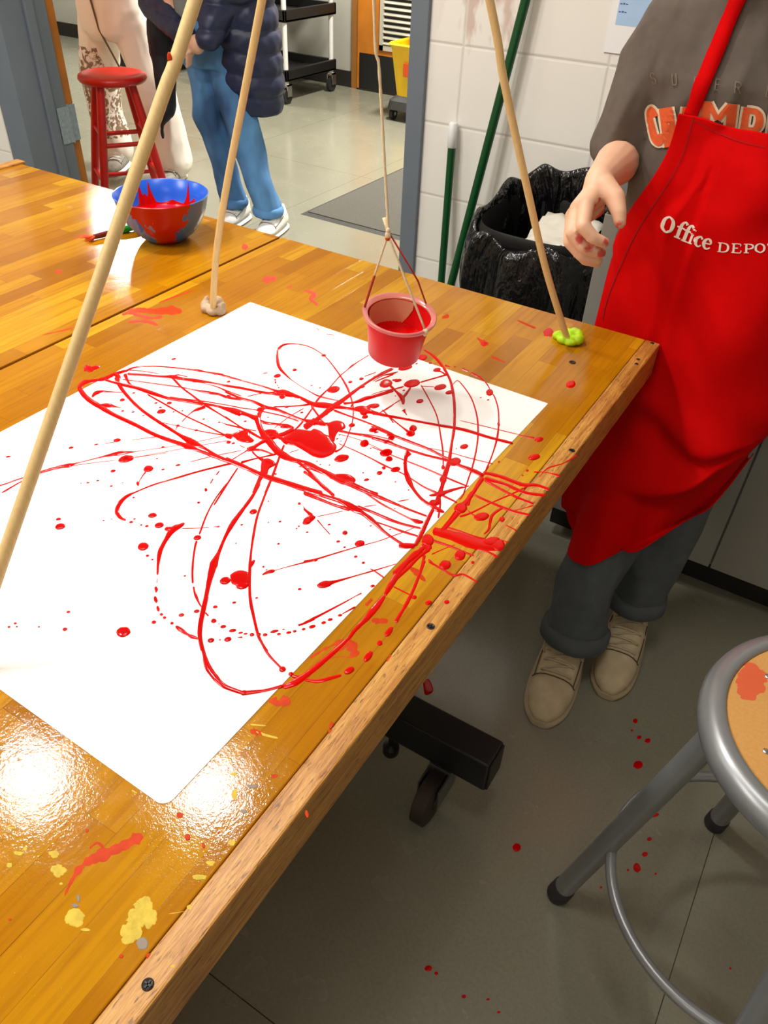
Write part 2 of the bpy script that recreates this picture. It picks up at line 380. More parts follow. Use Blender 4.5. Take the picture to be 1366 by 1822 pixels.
def table(x0, x1, mbut, label, side=1):
    t = thing('work_table', label, 'table', ((x0 + x1) / 2, Y0 / 2, 0), 'butcher block work tables pushed together')
    EW = .028
    if side > 0:
        link('tabletop', MB().box((x0, Y0, T - TH), (x1 - EW, 0, T)), mbut, t, bevel=.0015)
        link('edge_strip', MB().box((x1 - EW + .0004, Y0, T - TH - .0004), (x1, .0006, T + .0003)), M_oak, t, bevel=.0025)
    else:
        link('tabletop', MB().box((x0 + EW, Y0, T - TH), (x1, 0, T)), mbut, t, bevel=.0015)
        link('edge_strip', MB().box((x0, Y0, T - TH - .0004), (x0 + EW + .006, .012, T + .006)), M_oak, t, bevel=.003)
    return t
tb1 = table(-.8805, 0, M_but1, 'butcher block work table holding the splattered white poster board')
for i, (px, py) in enumerate(((1017, 802), (766, 1115), (263, 1752), (1135, 640), (1160, 611), (1018, 645), (1132, 648))):
    c = onz(px, py, T); r = .0048 if i < 3 else .0035
    if i == 5: c = onz(px, py, T); r = .006
    s = link('screw', MB().lathe([(r, -.002), (r, .0008), (r * .8, .0014), (r * .45, .0007), (.0002, .0005)], (c.x, c.y, T), 18), M_screw, tb1, smooth=40)
    if i < 3:
        link('slot', MB().box((c.x - r * .65, c.y - .0007, T + .0006), (c.x + r * .65, c.y + .0007, T + .0018)).box((c.x - .0007, c.y - r * .65, T + .0006), (c.x + .0007, c.y + r * .65, T + .0018)), M_black, s)
# steel underframe: two beams across with casters, columns up to the top
def underframe(t, x0, x1, ys):
    for y in ys:
        b = MB().box((x0, y - .031, .112), (x1, y + .031, .19)); bo = link('base_beam', b, M_frame, t, bevel=.004, seg=3)
        link('end_cap', MB().box((x1, y - .028, .115), (x1 + .004, y + .028, .187)), plain('end_cap_plastic', (40, 36, 28), .6), bo, bevel=.002)
        xm = (x0 + x1) / 2
        link('column', MB().box((xm - .05, y - .03, .19), (xm + .05, y + .03, T - TH)), M_frame, t, bevel=.003)
        for x in (x0 + .09, x1 - .09):
            c = link('caster', MB().tube([(x - .0155, y - .062, .0525), (x - .0125, y - .062, .0525), (x + .0125, y - .062, .0525), (x + .0155, y - .062, .0525)], [.044, .052, .052, .044], 36).tube([(x - .019, y - .062, .0525), (x + .019, y - .062, .0525)], .016, 18), plain('brown_rubber_tread', (52, 40, 34), .6), t, smooth=50)
            link('fork', MB().box((x - .0225, y - .072, .042), (x - .0185, y - .002, .1)).box((x + .0185, y - .072, .042), (x + .0225, y - .002, .1)).box((x - .0225, y - .03, .098), (x + .0225, y + .03, .106)).tube([(x, y, .104), (x, y, .114)], .014, 14), plain('caster_metal', (120, 122, 120), .35, .8), c, bevel=.001)
        link('foot_screw', MB().lathe([(.013, .052), (.016, .058), (.016, .075), (.006, .082), (.006, .113)], (x1 - .20, y - .02, 0), 16), M_black, t, smooth=40)
underframe(tb1, -.84, .03, (-.604, -1.55))
tb2 = table(-1.806, -.8865, M_but2, 'butcher block work table with the blue bowl, behind the poster board table', -1)
underframe(tb2, -1.70, -.95, (-.35, -1.55))
# ================================================================ poster board and paint
PT = .0007
PA = -.0167; PEX = V((cos(PA), sin(PA), 0)); PEY = V((sin(PA), -cos(PA), 0)); PTL = V((-.7171, -.31, 0)); PW, PL = .6278, .8525
pb = thing('poster_board', 'large white poster board splattered with red paint loops', 'poster board', (-.42, -.74, T))
m = MB(); out = []
for (u, v, r) in ((0, 0, .002), (PW, 0, .002), (PW, PL, .011), (0, PL, .004)):
    su, sv = (1 if u else -1), (1 if v else -1)
    a0 = {(-1, -1): 180, (1, -1): 270, (1, 1): 0, (-1, 1): 90}[(su, sv)]
    for k in range(7):
        a = R(a0 + 15 * k); out.append((u - su * r + r * cos(a), v - sv * r + r * sin(a)))
def pp(u, v, z): p = PTL + PEX * u + PEY * v; return V((p.x, p.y, z))
m.rings([[pp(u, v, T + .0001) for u, v in out], [pp(u, v, T + PT) for u, v in out]])
def m_paper():
    n = N('poster_board'); c = n.noise(3, 4)
    cr_ = n.ramp(n.noise(2.2, 2, vec=n.scalev((3, .5, 1), rot=(0, 0, .7))), (.60, 0.0), (.635, 1.0), (.66, 0.0))
    n.bump(n.noise(4, 2), .04, .01)
    return n.p(Base__Color=n.mix(cr_, lin((246, 246, 244)), lin((238, 238, 230))), Roughness=.55)
link('board', m, m_paper(), pb)
def in_paper(p):
    q = V((p.x, p.y, 0)) - PTL; u = q.dot(PEX); v = q.dot(PEY); return -.001 < u < PW + .001 and -.001 < v < PL + .001
TILES = {1: (130, 600, 4.553), 2: (400, 580, 4.553), 3: (660, 580, 4.269), 4: (540, 820, 4.553), 5: (700, 780, 4.018), 6: (260, 860, 4.553), 7: (340, 1060, 3.415), 8: (0, 780, 4.553), 9: (0, 1200, 2.134), 10: (0, 280, 2.627), 11: (440, 480, 2.398), 0: (0, 0, 1)}
wet_p, wet_t, dry_t, yel_t, wet_f = MB(), MB(), MB(), MB(), MB()
NP = [0]; WG = 1.16
def ribbon(pts, dst=None, hk=.17, hmax=.0013, jit=.12, z=None):
    """pts: (px, py, width px); cross-section is a low dome"""
    NP[0] += 1; P = cr(pts, 7); L = []; m = len(P); z = T if z is None else z
    rows = []
    for i, (x, y, w_) in enumerate(P):
        x0, y0, _ = P[max(i - 1, 0)]; x1, y1, _ = P[min(i + 1, m - 1)]
        d = math.hypot(x1 - x0, y1 - y0) or 1; nx, ny = -(y1 - y0) / d, (x1 - x0) / d
        w_ = (max(w_, .6) * WG + (.25 if WG > 1 else 0)) * (1 + jit * noise.noise(V((x * .11, y * .11, 3)))) / 2
        if i in (0, m - 1): w_ *= .35
        a = onz(x + nx * w_, y + ny * w_, z); b = onz(x - nx * w_, y - ny * w_, z); c = (a + b) / 2
        h = min(hmax, (a - b).length * hk)
        up = PT if (dst is None and in_paper(c)) else 0
        e = .00012 + NP[0] % 7 * .00001
        zz = V((0, 0, 1))
        rows.append(([a + zz * (up + e * .2), a.lerp(b, .2) + zz * (up + e + h * .72), c + zz * (up + e + h), b.lerp(a, .2) + zz * (up + e + h * .72), b + zz * (up + e * .2)], up > 0))
    for (r0, q0), (r1, q1) in zip(rows, rows[1:]):
        mb = dst if dst is not None else (wet_p if q0 else wet_t)
        b_ = len(mb.v); mb.v += r0 + r1
        for k in range(4): mb.f.append((b_ + k, b_ + k + 1, b_ + 6 + k, b_ + 5 + k))
def blob(outline, h=.0013, dst=None, z=None, closed=True):
    """outline in px, filled as a low dome"""
    NP[0] += 1; z = T if z is None else z
    pts = cr([tuple(p) for p in outline] + [tuple(outline[0])], 5)[:-1]
    w_ = [onz(x, y, z) for x, y in pts]; c = sum(w_, V()) / len(w_); up = PT if (dst is None and in_paper(c)) else 0
    mb = dst if dst is not None else (wet_p if up else wet_t)
    ext = min((p - c).length for p in w_); h = min(h, ext * .35); zz = V((0, 0, 1)); e = .00016 + NP[0] % 5 * .00001
    rings = [[p + zz * (up + e * .2) for p in w_]] + [[c.lerp(p, f) + zz * (up + e + h * q) for p in w_] for f, q in ((.93, .5), (.82, .8), (.6, .95), (.3, 1))]
    b_ = len(mb.v); n = len(w_)
    for r in rings: mb.v += r
    mb.v.append(c + zz * (up + e + h))
    for i in range(len(rings) - 1):
        for j in range(n): k = (j + 1) % n; mb.f.append((b_ + i * n + j, b_ + i * n + k, b_ + (i + 1) * n + k, b_ + (i + 1) * n + j))
    for j in range(n): mb.f.append((b_ + (len(rings) - 1) * n + j, b_ + (len(rings) - 1) * n + (j + 1) % n, b_ + len(rings) * n))
def drop(x, y, rx, ry, h=.0013, ang=-12, dst=None, z=None, wob=.05):
    a = R(ang); o = []
    for k in range(14):
        t = 2 * pi * k / 14; q = 1 + wob * noise.noise(V((cos(t) * 1.3 + x * .37, sin(t) * 1.3 + y * .37, 0))) * 2
        u, v = rx * q * cos(t), ry * q * sin(t); o.append((x + u * cos(a) - v * sin(a), y + u * sin(a) + v * cos(a)))
    blob(o, h, dst, z)
def S(t, txt, **k):
    ox, oy, s = TILES[t]
    for line in txt.strip().split('\n'):
        if line.strip():
            ribbon([(ox + float(a) / s, oy + float(b) / s, float(c) / s) for a, b, c in (q.split(',') for q in line.split())], **k)
def D(t, txt, **k):
    ox, oy, s = TILES[t]
    for q in txt.split():
        a, b, c, d = map(float, q.split(',')); drop(ox + a / s, oy + b / s, max(c / s * 1.08, .7), max(d / s * 1.08, .6), **k)
def B(t, txt, **k):
    ox, oy, s = TILES[t]
    for line in txt.strip().split('\n'):
        blob([(ox + float(a) / s, oy + float(b) / s) for a, b in (q.split(',') for q in line.split())], **k)
S(1, '''
430,275,16 340,300,22 250,340,26 150,355,24 85,368,32 55,410,34 80,460,34 130,510,34 210,560,34 330,630,28 500,710,26 680,800,26 880,870,30 930,888,44 1020,922,24 1150,970,26 1300,1022,30 1366,1045,38
345,325,24 380,400,26 450,490,22 540,580,22 650,660,22 760,730,22 870,800,24 960,852,50 1060,900,20 1180,970,20 1300,1020,24
420,282,16 500,248,10 640,238,8 800,248,8 950,265,9 1010,272,16 1080,285,9 1200,308,20 1230,318,16 1366,352,9
440,300,18 560,308,17 700,320,14 800,322,26 900,340,12 970,352,26 1100,368,13 1250,398,13 1366,412,14
400,345,8 560,365,7 700,385,8 870,408,8 980,430,8 1100,452,20 1180,465,16 1250,490,18 1366,510,12
250,345,16 400,385,24 520,415,24 640,455,28 780,500,18 900,520,18 1060,545,24 1160,560,14 1260,590,30 1366,625,42
780,490,12 900,505,10 1040,520,8 1200,545,6 1366,575,6
600,465,10 760,555,11 920,645,10 1080,720,10 1240,798,14 1310,800,40 1366,790,70
800,325,16 880,410,14 960,470,13 1060,545,18 1180,620,10 1366,735,9
155,490,12 180,458,26 230,445,22 300,445,7 430,452,5
200,560,22 290,555,32 340,565,12 390,575,4
700,690,3 840,720,5 1000,758,6 1150,785,7 1260,805,9
1070,560,34 1020,582,24 960,612,7 880,690,6
850,715,9 828,760,3
480,835,2 600,820,4 690,808,8
500,930,2 850,880,2 1240,800,3
490,978,2 760,930,3 1000,885,3 1260,840,4
945,1015,4 1100,975,5 1366,920,4
1300,1022,16 1200,1045,13 1000,1095,13 850,1140,13 700,1185,6 540,1245,6 430,1295,18 370,1352,26
1335,1060,10 1250,1190,12 1140,1366,12
450,270,6 560,278,8 700,300,5
420,300,26 440,350,18 470,390,12 560,440,10
340,300,30 370,330,30 350,370,20
830,340,9 1000,365,4 1150,400,6 1260,445,12 1366,480,6
590,1095,10 560,1130,6 540,1165,4
1185,693,3 1366,735,5
1185,1085,8 1160,1120,8
1135,1150,8 1110,1190,7
1295,995,4 1366,945,4
800,325,14 850,308,6 930,325,6
''')
D(1, '''400,512,20,10 715,605,34,16 780,537,20,9 672,537,12,5 708,573,12,5 492,455,12,5 402,602,12,5 487,610,14,4 360,838,26,12 430,990,60,26 325,1088,20,9
610,1070,38,24 525,1190,11,16 202,1165,12,5 122,1183,12,5 310,1210,12,5 728,1076,14,5 850,1040,20,6 728,893,12,5 1260,855,18,10 1298,863,14,6 1260,365,14,5 817,180,18,6
850,720,14,8 998,758,14,7 490,1303,10,5 1058,667,12,4 1183,693,9,5 188,873,18,4 680,987,8,4 1075,1240,10,14 1018,1343,12,6 568,640,8,3 815,608,8,4 885,600,8,4 65,1187,5,3 403,1185,7,3''')
S(2, '''
0,405,12 150,450,9 300,490,10 420,530,18 480,545,46 600,580,22 700,630,30 740,640,36 850,650,40 960,665,20 1060,680,26 1120,684,40 1240,712,20 1366,745,15
0,485,16 150,510,16 300,540,16 420,555,22 480,560,34
0,535,13 120,585,15 240,620,20 330,660,24 420,680,22 540,730,18 650,770,22 740,785,50
0,665,16 100,695,34 200,730,28 260,748,40 285,705,26 300,680,30 330,660,10
0,640,5 120,665,6 230,680,6 350,705,8 480,735,8 600,775,10
260,745,46 285,830,38 320,890,50 370,950,54 420,1010,50 480,1055,50 560,1090,34 680,1120,30 780,1170,28 880,1220,34 960,1250,28 1050,1290,26 1160,1340,22 1240,1366,22
0,1080,36 100,1120,34 200,1165,30 310,1215,34 500,1275,38 650,1325,40 790,1366,44
0,735,10 80,790,9 140,830,14 200,860,20 270,900,16 330,930,14
0,800,5 130,830,7 260,855,6
0,890,30 60,900,40
200,1010,30 290,950,24 380,910,30 470,880,30 560,840,24
60,1085,6 150,1030,7 200,1000,12
480,965,14 440,1070,15 385,1220,18 325,1366,16
350,1120,50 310,1190,44 285,1240,30 230,1366,24
1366,350,12 1200,430,15 1080,510,20 960,600,30 860,670,40 760,750,30 640,830,50
1366,395,10 1250,440,7 1215,455,5
1165,240,5 1090,285,5 1030,325,12 990,360,5 930,410,7 850,500,7 760,590,14 700,680,12 620,790,14 560,850,10
430,185,9 425,260,17 440,335,22 490,395,14 560,455,4 680,530,5 770,575,11 900,605,7 1000,635,6
430,190,20 480,155,12 570,148,6 680,170,6 780,225,5 840,280,6 930,400,9 990,500,15 1020,580,11 1040,680,9 1030,790,8 1000,880,8 960,975,9 920,1010,12 890,1020,20
1366,530,14 1240,565,10 1150,585,24 1090,610,24 1030,625,12 960,632,18
1366,535,4 1150,600,5 1020,625,5
880,685,16 1000,730,11 1150,785,11 1280,840,11 1366,885,16
920,850,20 1010,870,14 1150,895,16 1366,952,16
920,880,4 1100,930,4 1366,1055,4
920,955,5 1100,1035,7 1300,1135,9 1366,1165,10
700,650,16 750,720,14 800,790,18 840,800,30
180,575,5 300,548,5 420,535,6
390,660,8 500,655,8 620,648,10 720,630,16
400,830,4 520,740,5 640,670,6
280,770,20 340,790,20 430,800,16 500,815,34 560,830,16
700,770,50 760,790,34 820,800,24
1040,625,14 1020,660,10
520,1030,4 600,1005,4
130,1110,20 220,1085,10 330,1060,10 420,1040,16
220,1020,14 260,1060,12 310,1090,30
240,985,30 190,1005,26 300,1010,14 400,1050,12
500,1065,20 600,1110,22 700,1200,20 780,1290,24 870,1366,20
600,1140,8 700,1165,8 820,1210,10 900,1250,14
1366,640,4 1290,690,5 1200,725,4
1270,680,5 1320,730,8 1366,790,8
1120,690,50 1130,700,46 1180,650,26 1240,650,20
380,880,30 470,920,30 520,900,30
1010,870,10 1200,890,5 1366,930,8
''')
B(2, '''560,850 600,838 690,850 720,835 770,850 810,880 850,895 880,940 905,980 880,1035 800,1072 720,1062 640,1015 560,972 490,962 455,920 500,880
830,790 900,768 960,785 975,830 920,860 895,900 885,940 850,935 840,880
75,880 130,850 190,855 205,900 235,925 225,945 180,950 100,930
300,1085 350,1075 400,1100 410,1130 360,1160 340,1210 300,1225 290,1150
320,850 360,840 420,850 430,880 380,895 335,895
870,1210 940,1203 1000,1208 1050,1240 1040,1275 960,1290 880,1250
1050,660 1110,650 1160,665 1165,700 1100,705''')
D(2, '''880,518,48,25 945,1075,56,27 1130,955,34,27 1305,1028,48,25 1330,1085,28,15 1300,470,44,31 1135,740,25,13 1200,845,32,18 1028,808,25,14 1015,458,16,8 1105,432,18,9 425,408,28,13
565,360,17,9 465,575,24,18 485,815,35,15 25,577,24,11 30,945,18,9 1145,1250,19,8 1200,650,46,14 1250,1195,20,14 30,455,14,6 165,776,12,5 68,955,14,6 410,1203,10,6
327,385,20,3 702,486,9,3 770,505,9,3 622,705,14,5 500,660,16,8 350,744,9,3 820,722,14,5 1225,865,18,6 1115,495,18,10 285,680,26,16 1215,415,14,6 780,240,0,0 802,242,18,8
745,1100,6,4 773,1126,6,4 847,1130,6,4 1120,1193,7,4 910,918,9,4 940,936,6,3 927,888,6,3 407,440,7,6 410,460,7,8 425,485,5,4 437,503,6,4 1180,995,7,4''')
S(2, '''1130,412,4 1225,378,5
120,970,4 160,990,5
740,15,2 765,45,2
820,70,2 885,77,2''')
S(3, '''
0,665,15 150,690,17 300,718,14 500,755,16 700,790,20 900,850,18 1078,895,18
0,765,13 160,830,17 300,885,18 430,935,16 560,1000,15 600,1020,14
0,850,18 120,885,20 260,935,15 420,985,15 560,1020,16 680,1065,19 780,1105,30 850,1140,26
0,920,5 170,990,7 400,1080,9 560,1150,11 740,1225,9
0,1010,5 100,1065,7 250,1130,8 400,1225,10 520,1280,14 655,1345,9
400,180,9 470,225,16 530,290,18 590,390,16 615,470,18 630,580,19 632,700,19 628,790,21 610,900,19 590,1030,26 560,1110,19 545,1170,22 530,1260,19 500,1366,22
378,450,7 440,560,8 500,690,8 530,850,10 545,960,11 548,1075,7
620,450,4 655,418,5 700,460,7 760,550,8 800,670,9 812,800,12 800,930,11 770,1070,11 740,1160,9 700,1280,8 670,1320,8
690,325,14 740,345,9
755,355,8 790,370,14 840,400,9 880,445,7 900,480,6
925,520,6 945,560,8 965,640,9 968,750,9 955,860,13 920,980,9 870,1100,12 820,1180,16 760,1290,18 735,1366,18
670,720,3 860,765,5 1130,830,5 1240,850,14
440,930,4 600,965,4 760,1010,5 925,1050,6
370,432,9 550,380,10 575,370,26
140,450,18 190,500,15 235,550,30 245,600,13
300,470,12 265,520,15 240,550,18
245,640,30 258,660,10 272,682,4
230,560,5 60,665,4
100,650,3 160,710,8 260,790,12 300,820,36
290,960,46 265,1000,26 258,1080,19 275,1160,26 305,1220,19 370,1310,11 440,1366,14
0,540,12 120,500,8 250,462,9
0,525,4 100,495,4 240,470,4
0,410,12 80,360,10 160,325,12
10,425,4 90,380,6 160,365,12 205,350,4
375,460,3 480,465,5
210,1337,3 285,1322,5
480,340,16 530,350,8 560,370,12
160,415,8 200,412,14
440,1292,9 520,1275,20 600,1250,12 700,1225,10
560,300,12 600,310,5
''')
D(3, '''115,440,44,26 205,418,26,10 310,440,58,27 525,468,44,19 595,508,30,13 900,508,26,24 318,782,28,23 300,820,32,22 705,920,30,16 632,1035,48,28 115,967,44,25 135,1010,24,15 545,1080,12,12
185,1095,34,17 1240,998,38,18 1275,862,32,17 260,320,52,17 390,240,34,20 500,337,28,13 30,612,34,15 968,750,9,15 65,1120,20,12 1185,1098,10,8 155,850,24,18 1150,1135,7,5 970,1032,8,6
145,830,26,10 285,712,10,6 248,493,10,5 185,535,6,3 888,565,9,4 832,547,6,3 285,1250,6,3 185,1187,7,3 647,935,6,3 95,1080,14,8 370,575,26,14 120,885,24,12
450,285,12,5 345,290,9,4 480,292,8,4 635,310,8,4''')
S(4, '''
0,20,28 150,90,28 230,130,36 380,200,26 500,255,20 620,300,24 740,350,18 860,400,14 1000,452,13
380,200,12 500,265,9 620,345,13 740,410,9 860,470,12 920,495,30 970,500,14
430,372,22 560,420,19 700,480,20 820,520,17 950,550,15
560,490,10 680,530,9 800,575,15 930,615,13
0,262,26 120,310,22 260,365,19 380,398,28
0,225,26 160,285,28 300,330,32 400,385,50 480,430,32 560,490,32 650,575,20 740,640,18 820,690,20
0,88,20 60,130,18 150,200,22 250,290,22
1180,20,24 1135,170,24 1100,270,30 1060,370,24 1010,470,28 950,600,32 900,690,24
1100,270,11 1105,360,13 1090,470,12
820,10,26 830,80,22 850,150,34 890,230,20 960,310,12 1040,370,24 1090,400,34 1140,420,10
1020,285,12 1110,270,24 1220,240,9 1340,205,9
0,390,12 70,450,30
70,455,46 40,480,50
110,480,9 160,540,6 215,600,7
110,455,4 220,432,4 320,410,4
490,375,3 540,368,5 590,360,2
765,332,4 810,322,4 855,318,4
0,820,15 100,800,12 200,770,10 400,710,7 600,655,5 700,620,6 860,560,4 900,540,4
180,1000,38 280,975,17 420,935,8 560,895,10 660,865,6 750,838,4
0,1320,15 80,1280,17 150,1245,15 330,1150,9 420,1100,5 470,1075,10
310,1245,6 420,1185,14
540,878,8 580,900,10 650,950,12
770,690,30 830,692,40 900,690,30
''')
D(4, '''510,157,20,9 335,587,20,15 455,673,38,23 28,490,30,26 170,1005,58,25 280,657,15,8 332,703,10,6 422,780,14,8 484,830,13,8 558,1018,18,9 208,520,12,6 295,1255,17,9 215,1290,19,10
162,1315,19,10 68,1348,24,12 30,582,10,5 745,72,36,17 650,62,14,11 615,103,21,13 1130,55,12,17 850,240,7,4 744,174,6,4 1130,155,26,28 1110,270,40,22 1050,345,34,24 95,808,18,10
1145,850,42,32 1265,770,40,36 1010,1152,25,15 1160,1145,20,15 895,1105,20,14 700,560,8,4 543,530,9,4 738,390,6,3''')
B(4, '''230,115 300,108 370,115 420,150 410,180 360,195 290,185 240,150''')
# ---- wet paint on the bare table
S(5, '''
640,245,22 760,272,22 920,330,24 1020,335,20 1115,368,18
650,285,26 800,330,20 940,388,20 1085,408,20
650,300,16 780,370,14 900,430,17 1000,468,16
560,395,10 620,425,14 700,460,14 850,520,18 975,548,15
640,280,26 600,340,22 540,430,28 480,500,44 400,600,30 330,680,34
560,380,14 520,440,16 440,540,18 360,640,24
1310,120,10 1210,180,8 1100,215,10 1040,280,6
1000,320,8 850,395,10 700,460,8 560,530,12 470,560,14
280,660,50 400,690,56 520,730,76 640,760,84 740,770,70
380,635,12 460,660,12 570,700,14 650,720,14
690,705,8 760,725,10 820,745,10
600,790,14 680,815,14 745,850,16
250,720,18 400,770,14 500,810,12 575,840,12
250,880,14 340,930,12 430,980,14 500,975,16 600,1030,10
220,870,24 190,960,18 160,1040,18 125,1120,20 90,1190,20 50,1250,18 15,1315,22
0,975,34 90,890,34 180,815,30 240,740,44
0,1020,20 100,930,22 180,850,18 260,790,24
780,495,14 710,545,18 690,600,18 680,650,14 645,685,8
530,515,7 590,560,14 640,565,46
0,1060,8 60,1090,9 100,1110,8 155,1138,9
1000,240,7 1090,245,6 1190,268,18
270,830,8 360,790,5 440,760,5
800,620,8 880,660,10
850,520,8 930,500,7 1000,480,10
240,730,50 250,800,44
900,340,8 950,330,8 1060,340,7
''')
D(5, '''630,560,52,26 750,765,44,38 475,835,36,32 368,905,40,30 250,1175,24,14 378,1172,16,14 150,1138,14,12 1005,135,40,19 775,580,18,18 480,500,44,34 245,730,40,40 530,405,0,0 565,888,12,10 700,740,60,30''', h=.0018)
S(7, '''
95,0,22 75,90,24 55,180,23 55,260,21 80,360,20 100,430,34 140,490,34 200,550,26 310,592,20 330,593,24 450,578,15 560,548,17 640,520,34 740,450,28 880,330,24 960,255,18 990,215,22 1060,140,22 1100,90,28 1175,0,18
360,0,9 375,100,13 405,235,15 430,290,13 470,360,13 540,435,11 555,450,20
600,478,14 640,495,18 700,495,20
690,512,13 770,520,18 850,500,18 912,483,14
1330,0,14 1290,80,16 1240,165,14
560,560,20 640,525,34 700,480,30
''')
D(7, '''555,450,19,16 606,478,14,11 320,593,20,14 1145,288,16,15''')
D(7, '1200,220,16,34 1075,370,18,36', ang=38)
D(7, '960,455,32,18', ang=-28)
S(4, '656,1093,24 710,1000,42 790,880,38 880,770,34 950,720,28 1010,640,38\n440,1350,18 520,1270,36 600,1180,32 656,1093,24\n860,1110,20 800,1220,18 745,1310,24\n980,760,22 950,880,16 900,1010,16 865,1090,18\n1010,800,16 1070,850,12 1150,890,16')
S(6, '''
310,325,10 280,345,30 210,385,44 150,480,25 112,565,30 97,660,19 92,745,13
160,372,20 210,380,36
290,370,6 390,367,6 510,360,4
655,0,8 560,130,9 490,260,11 430,420,13
412,470,12 400,500,15 385,590,13 378,660,15 375,740,15 378,815,13
385,840,13 390,875,13 405,920,20 430,975,12 455,1010,10
920,0,19 860,110,22 780,220,25 700,330,34 640,440,23 590,560,25 548,660,54 515,780,38 490,900,28 465,1020,34 445,1120,32 435,1230,32 455,1366,24
1000,0,13 950,130,15 900,270,16 870,420,17 850,560,15 840,690,22 838,830,20 845,970,19 870,1090,17 905,1225,20 940,1300,16 985,1366,13
240,1160,14 280,1190,32 340,1230,18 370,1245,26 430,1262,14
940,745,7 980,725,20 1020,714,16 1045,708,4 1200,665,7 1366,625,14
1230,1155,13 1300,1130,15 1366,1100,13
480,1050,10 505,1078,12
880,625,10 860,650,26 840,690,14
88,770,3 88,812,5
82,840,14 80,890,10
740,1252,3 780,1250,14
545,357,2 580,355,8
1270,190,5 1310,240,13 1366,290,30
''')
D(6, '''187,372,30,13 585,355,12,6 868,234,30,18 640,793,42,28 780,835,48,24 1010,718,32,13 1300,318,34,18 1072,494,10,6 1243,861,14,8 895,932,12,6 713,970,16,8 560,1005,18,10 410,1040,22,12
286,1071,22,12 63,1129,18,12 548,1118,20,16 625,1165,22,12 700,1197,28,12 765,1215,18,7 805,1222,16,7 857,1230,18,13 910,1228,18,13 963,1231,18,11 1038,1203,32,10 1075,1225,15,9 1155,1213,20,9
1203,1203,15,9 1275,1186,15,8 1345,1164,26,11 525,1276,26,17 598,1271,8,5 662,1268,28,17 314,754,10,5 425,160,12,7 485,56,11,12 774,340,11,5 1083,314,12,6 1303,400,9,5 1236,352,9,5 1218,370,8,4
950,680,10,6 1240,168,12,9 728,490,6,4 97,1020,12,22 125,1066,13,10 150,1092,13,10 210,1137,13,10 82,860,13,20 78,945,14,26 415,445,30,18 975,705,8,4 990,148,6,4 990,320,6,4 590,1143,6,3 1112,1187,10,4''')
B(6, '680,745 730,712 790,710 835,735 835,800 815,845 770,858 730,835 690,810')
S(8, '''
-20,392,9 60,368,8 120,345,9 200,320,9 310,285,18 450,240,14 560,222,28 620,205,8 800,160,9 900,137,20 980,122,30 1060,115,13 1120,108,3 1366,70,2
15,445,9 50,425,12 100,395,9 190,345,7 300,295,5 570,228,4 950,178,3
1090,160,4 1366,118,3
1366,345,9 1250,375,7 1100,437,8 1050,460,18 1000,495,24 955,560,28 950,610,28 980,648,22 1020,668,14
1355,790,16 1310,880,22 1295,930,34 1283,1000,18 1276,1110,14
850,43,3 930,36,4
1180,275,10 1150,315,7 1130,350,5 1115,375,12
''')
D(8, '''1022,168,58,25 475,658,20,9 488,718,40,22 1160,880,42,30 1195,955,13,8 1235,986,9,6 1235,628,34,17 1290,708,36,20 1063,683,15,8 1190,715,14,7 1145,705,9,5 1090,657,10,5 555,1411,14,8 527,1551,18,12
1000,1572,54,38 75,1532,12,7 125,1503,12,7 138,1530,9,5 317,1531,8,5 68,152,20,6 577,79,20,7 380,102,14,5 1355,738,20,15 1083,483,9,5 915,270,19,9 1203,250,38,22 948,20,28,12 780,53,18,4
713,363,12,5 790,346,11,4 903,391,11,4 840,670,8,4 905,658,6,3 993,366,7,3 658,367,5,3 1320,257,13,5 1320,75,12,7 1118,372,9,16''')
D(1, '140,258,60,20 115,240,26,14 180,245,24,12', wob=.35)
D(3, '865,135,26,16 1345,50,36,26', h=.0004, wob=.3)
D(0, '1015,684,8,6')
# ---- dried stains on the table tops
S(9, '''540,610,30 470,650,34 380,690,34 320,720,22 280,770,14 245,840,5
340,660,6 370,640,8 395,660,6
1090,90,36 1060,110,20 1020,100,8
960,215,14 975,228,8 960,205,4
685,525,24 680,545,20
1030,390,16 1055,383,10
560,1060,14 570,1090,26
1260,210,16 1250,240,24''', dst=dry_t, hk=.01, hmax=.0001, jit=.9)
S(7, '''880,310,50 960,290,60 1000,370,40
830,385,6 900,370,4 990,378,5
600,630,60 540,660,30
480,640,16 520,620,16
840,780,30 860,790,34
1120,155,36 1150,160,20
1215,360,12 1190,400,8
1060,60,14 1100,20,18
720,380,10 800,330,12 880,290,10
360,830,20 400,820,14 430,850,8''', dst=dry_t, hk=.01, hmax=.0001, jit=.9)
S(10, '''570,735,10 640,715,26 720,720,20 800,715,34 850,722,14
600,770,8 680,765,14 740,785,10
620,730,16 700,750,12 760,745,16
740,680,4 850,640,6 900,625,4
1225,575,30 1290,565,20
1340,610,8 1366,600,10
1130,415,22 1160,422,16
260,535,16 290,532,12
345,380,4 380,370,8 420,362,4
200,830,3 330,800,5 420,770,4''', dst=dry_t, hk=.01, hmax=.0001, jit=.9)
S(11, '''240,85,6 290,105,14 270,120,12 300,150,20
980,290,10 1010,315,20
830,205,10 860,195,12
1270,265,34 1300,280,18
1150,215,6 1230,250,8
1040,370,10 1100,395,6
600,1500,24 540,1495,14
690,1270,10 720,1290,20 760,1330,6
530,1500,20 560,1490,12''', dst=dry_t, hk=.01, hmax=.0001, jit=.9)
D(9, '''330,593,6,6 460,1070,8,7 38,930,6,5 712,618,10,12 772,650,6,10 1165,530,6,14 250,570,3,3 830,600,4,4''', dst=dry_t, h=.0002)
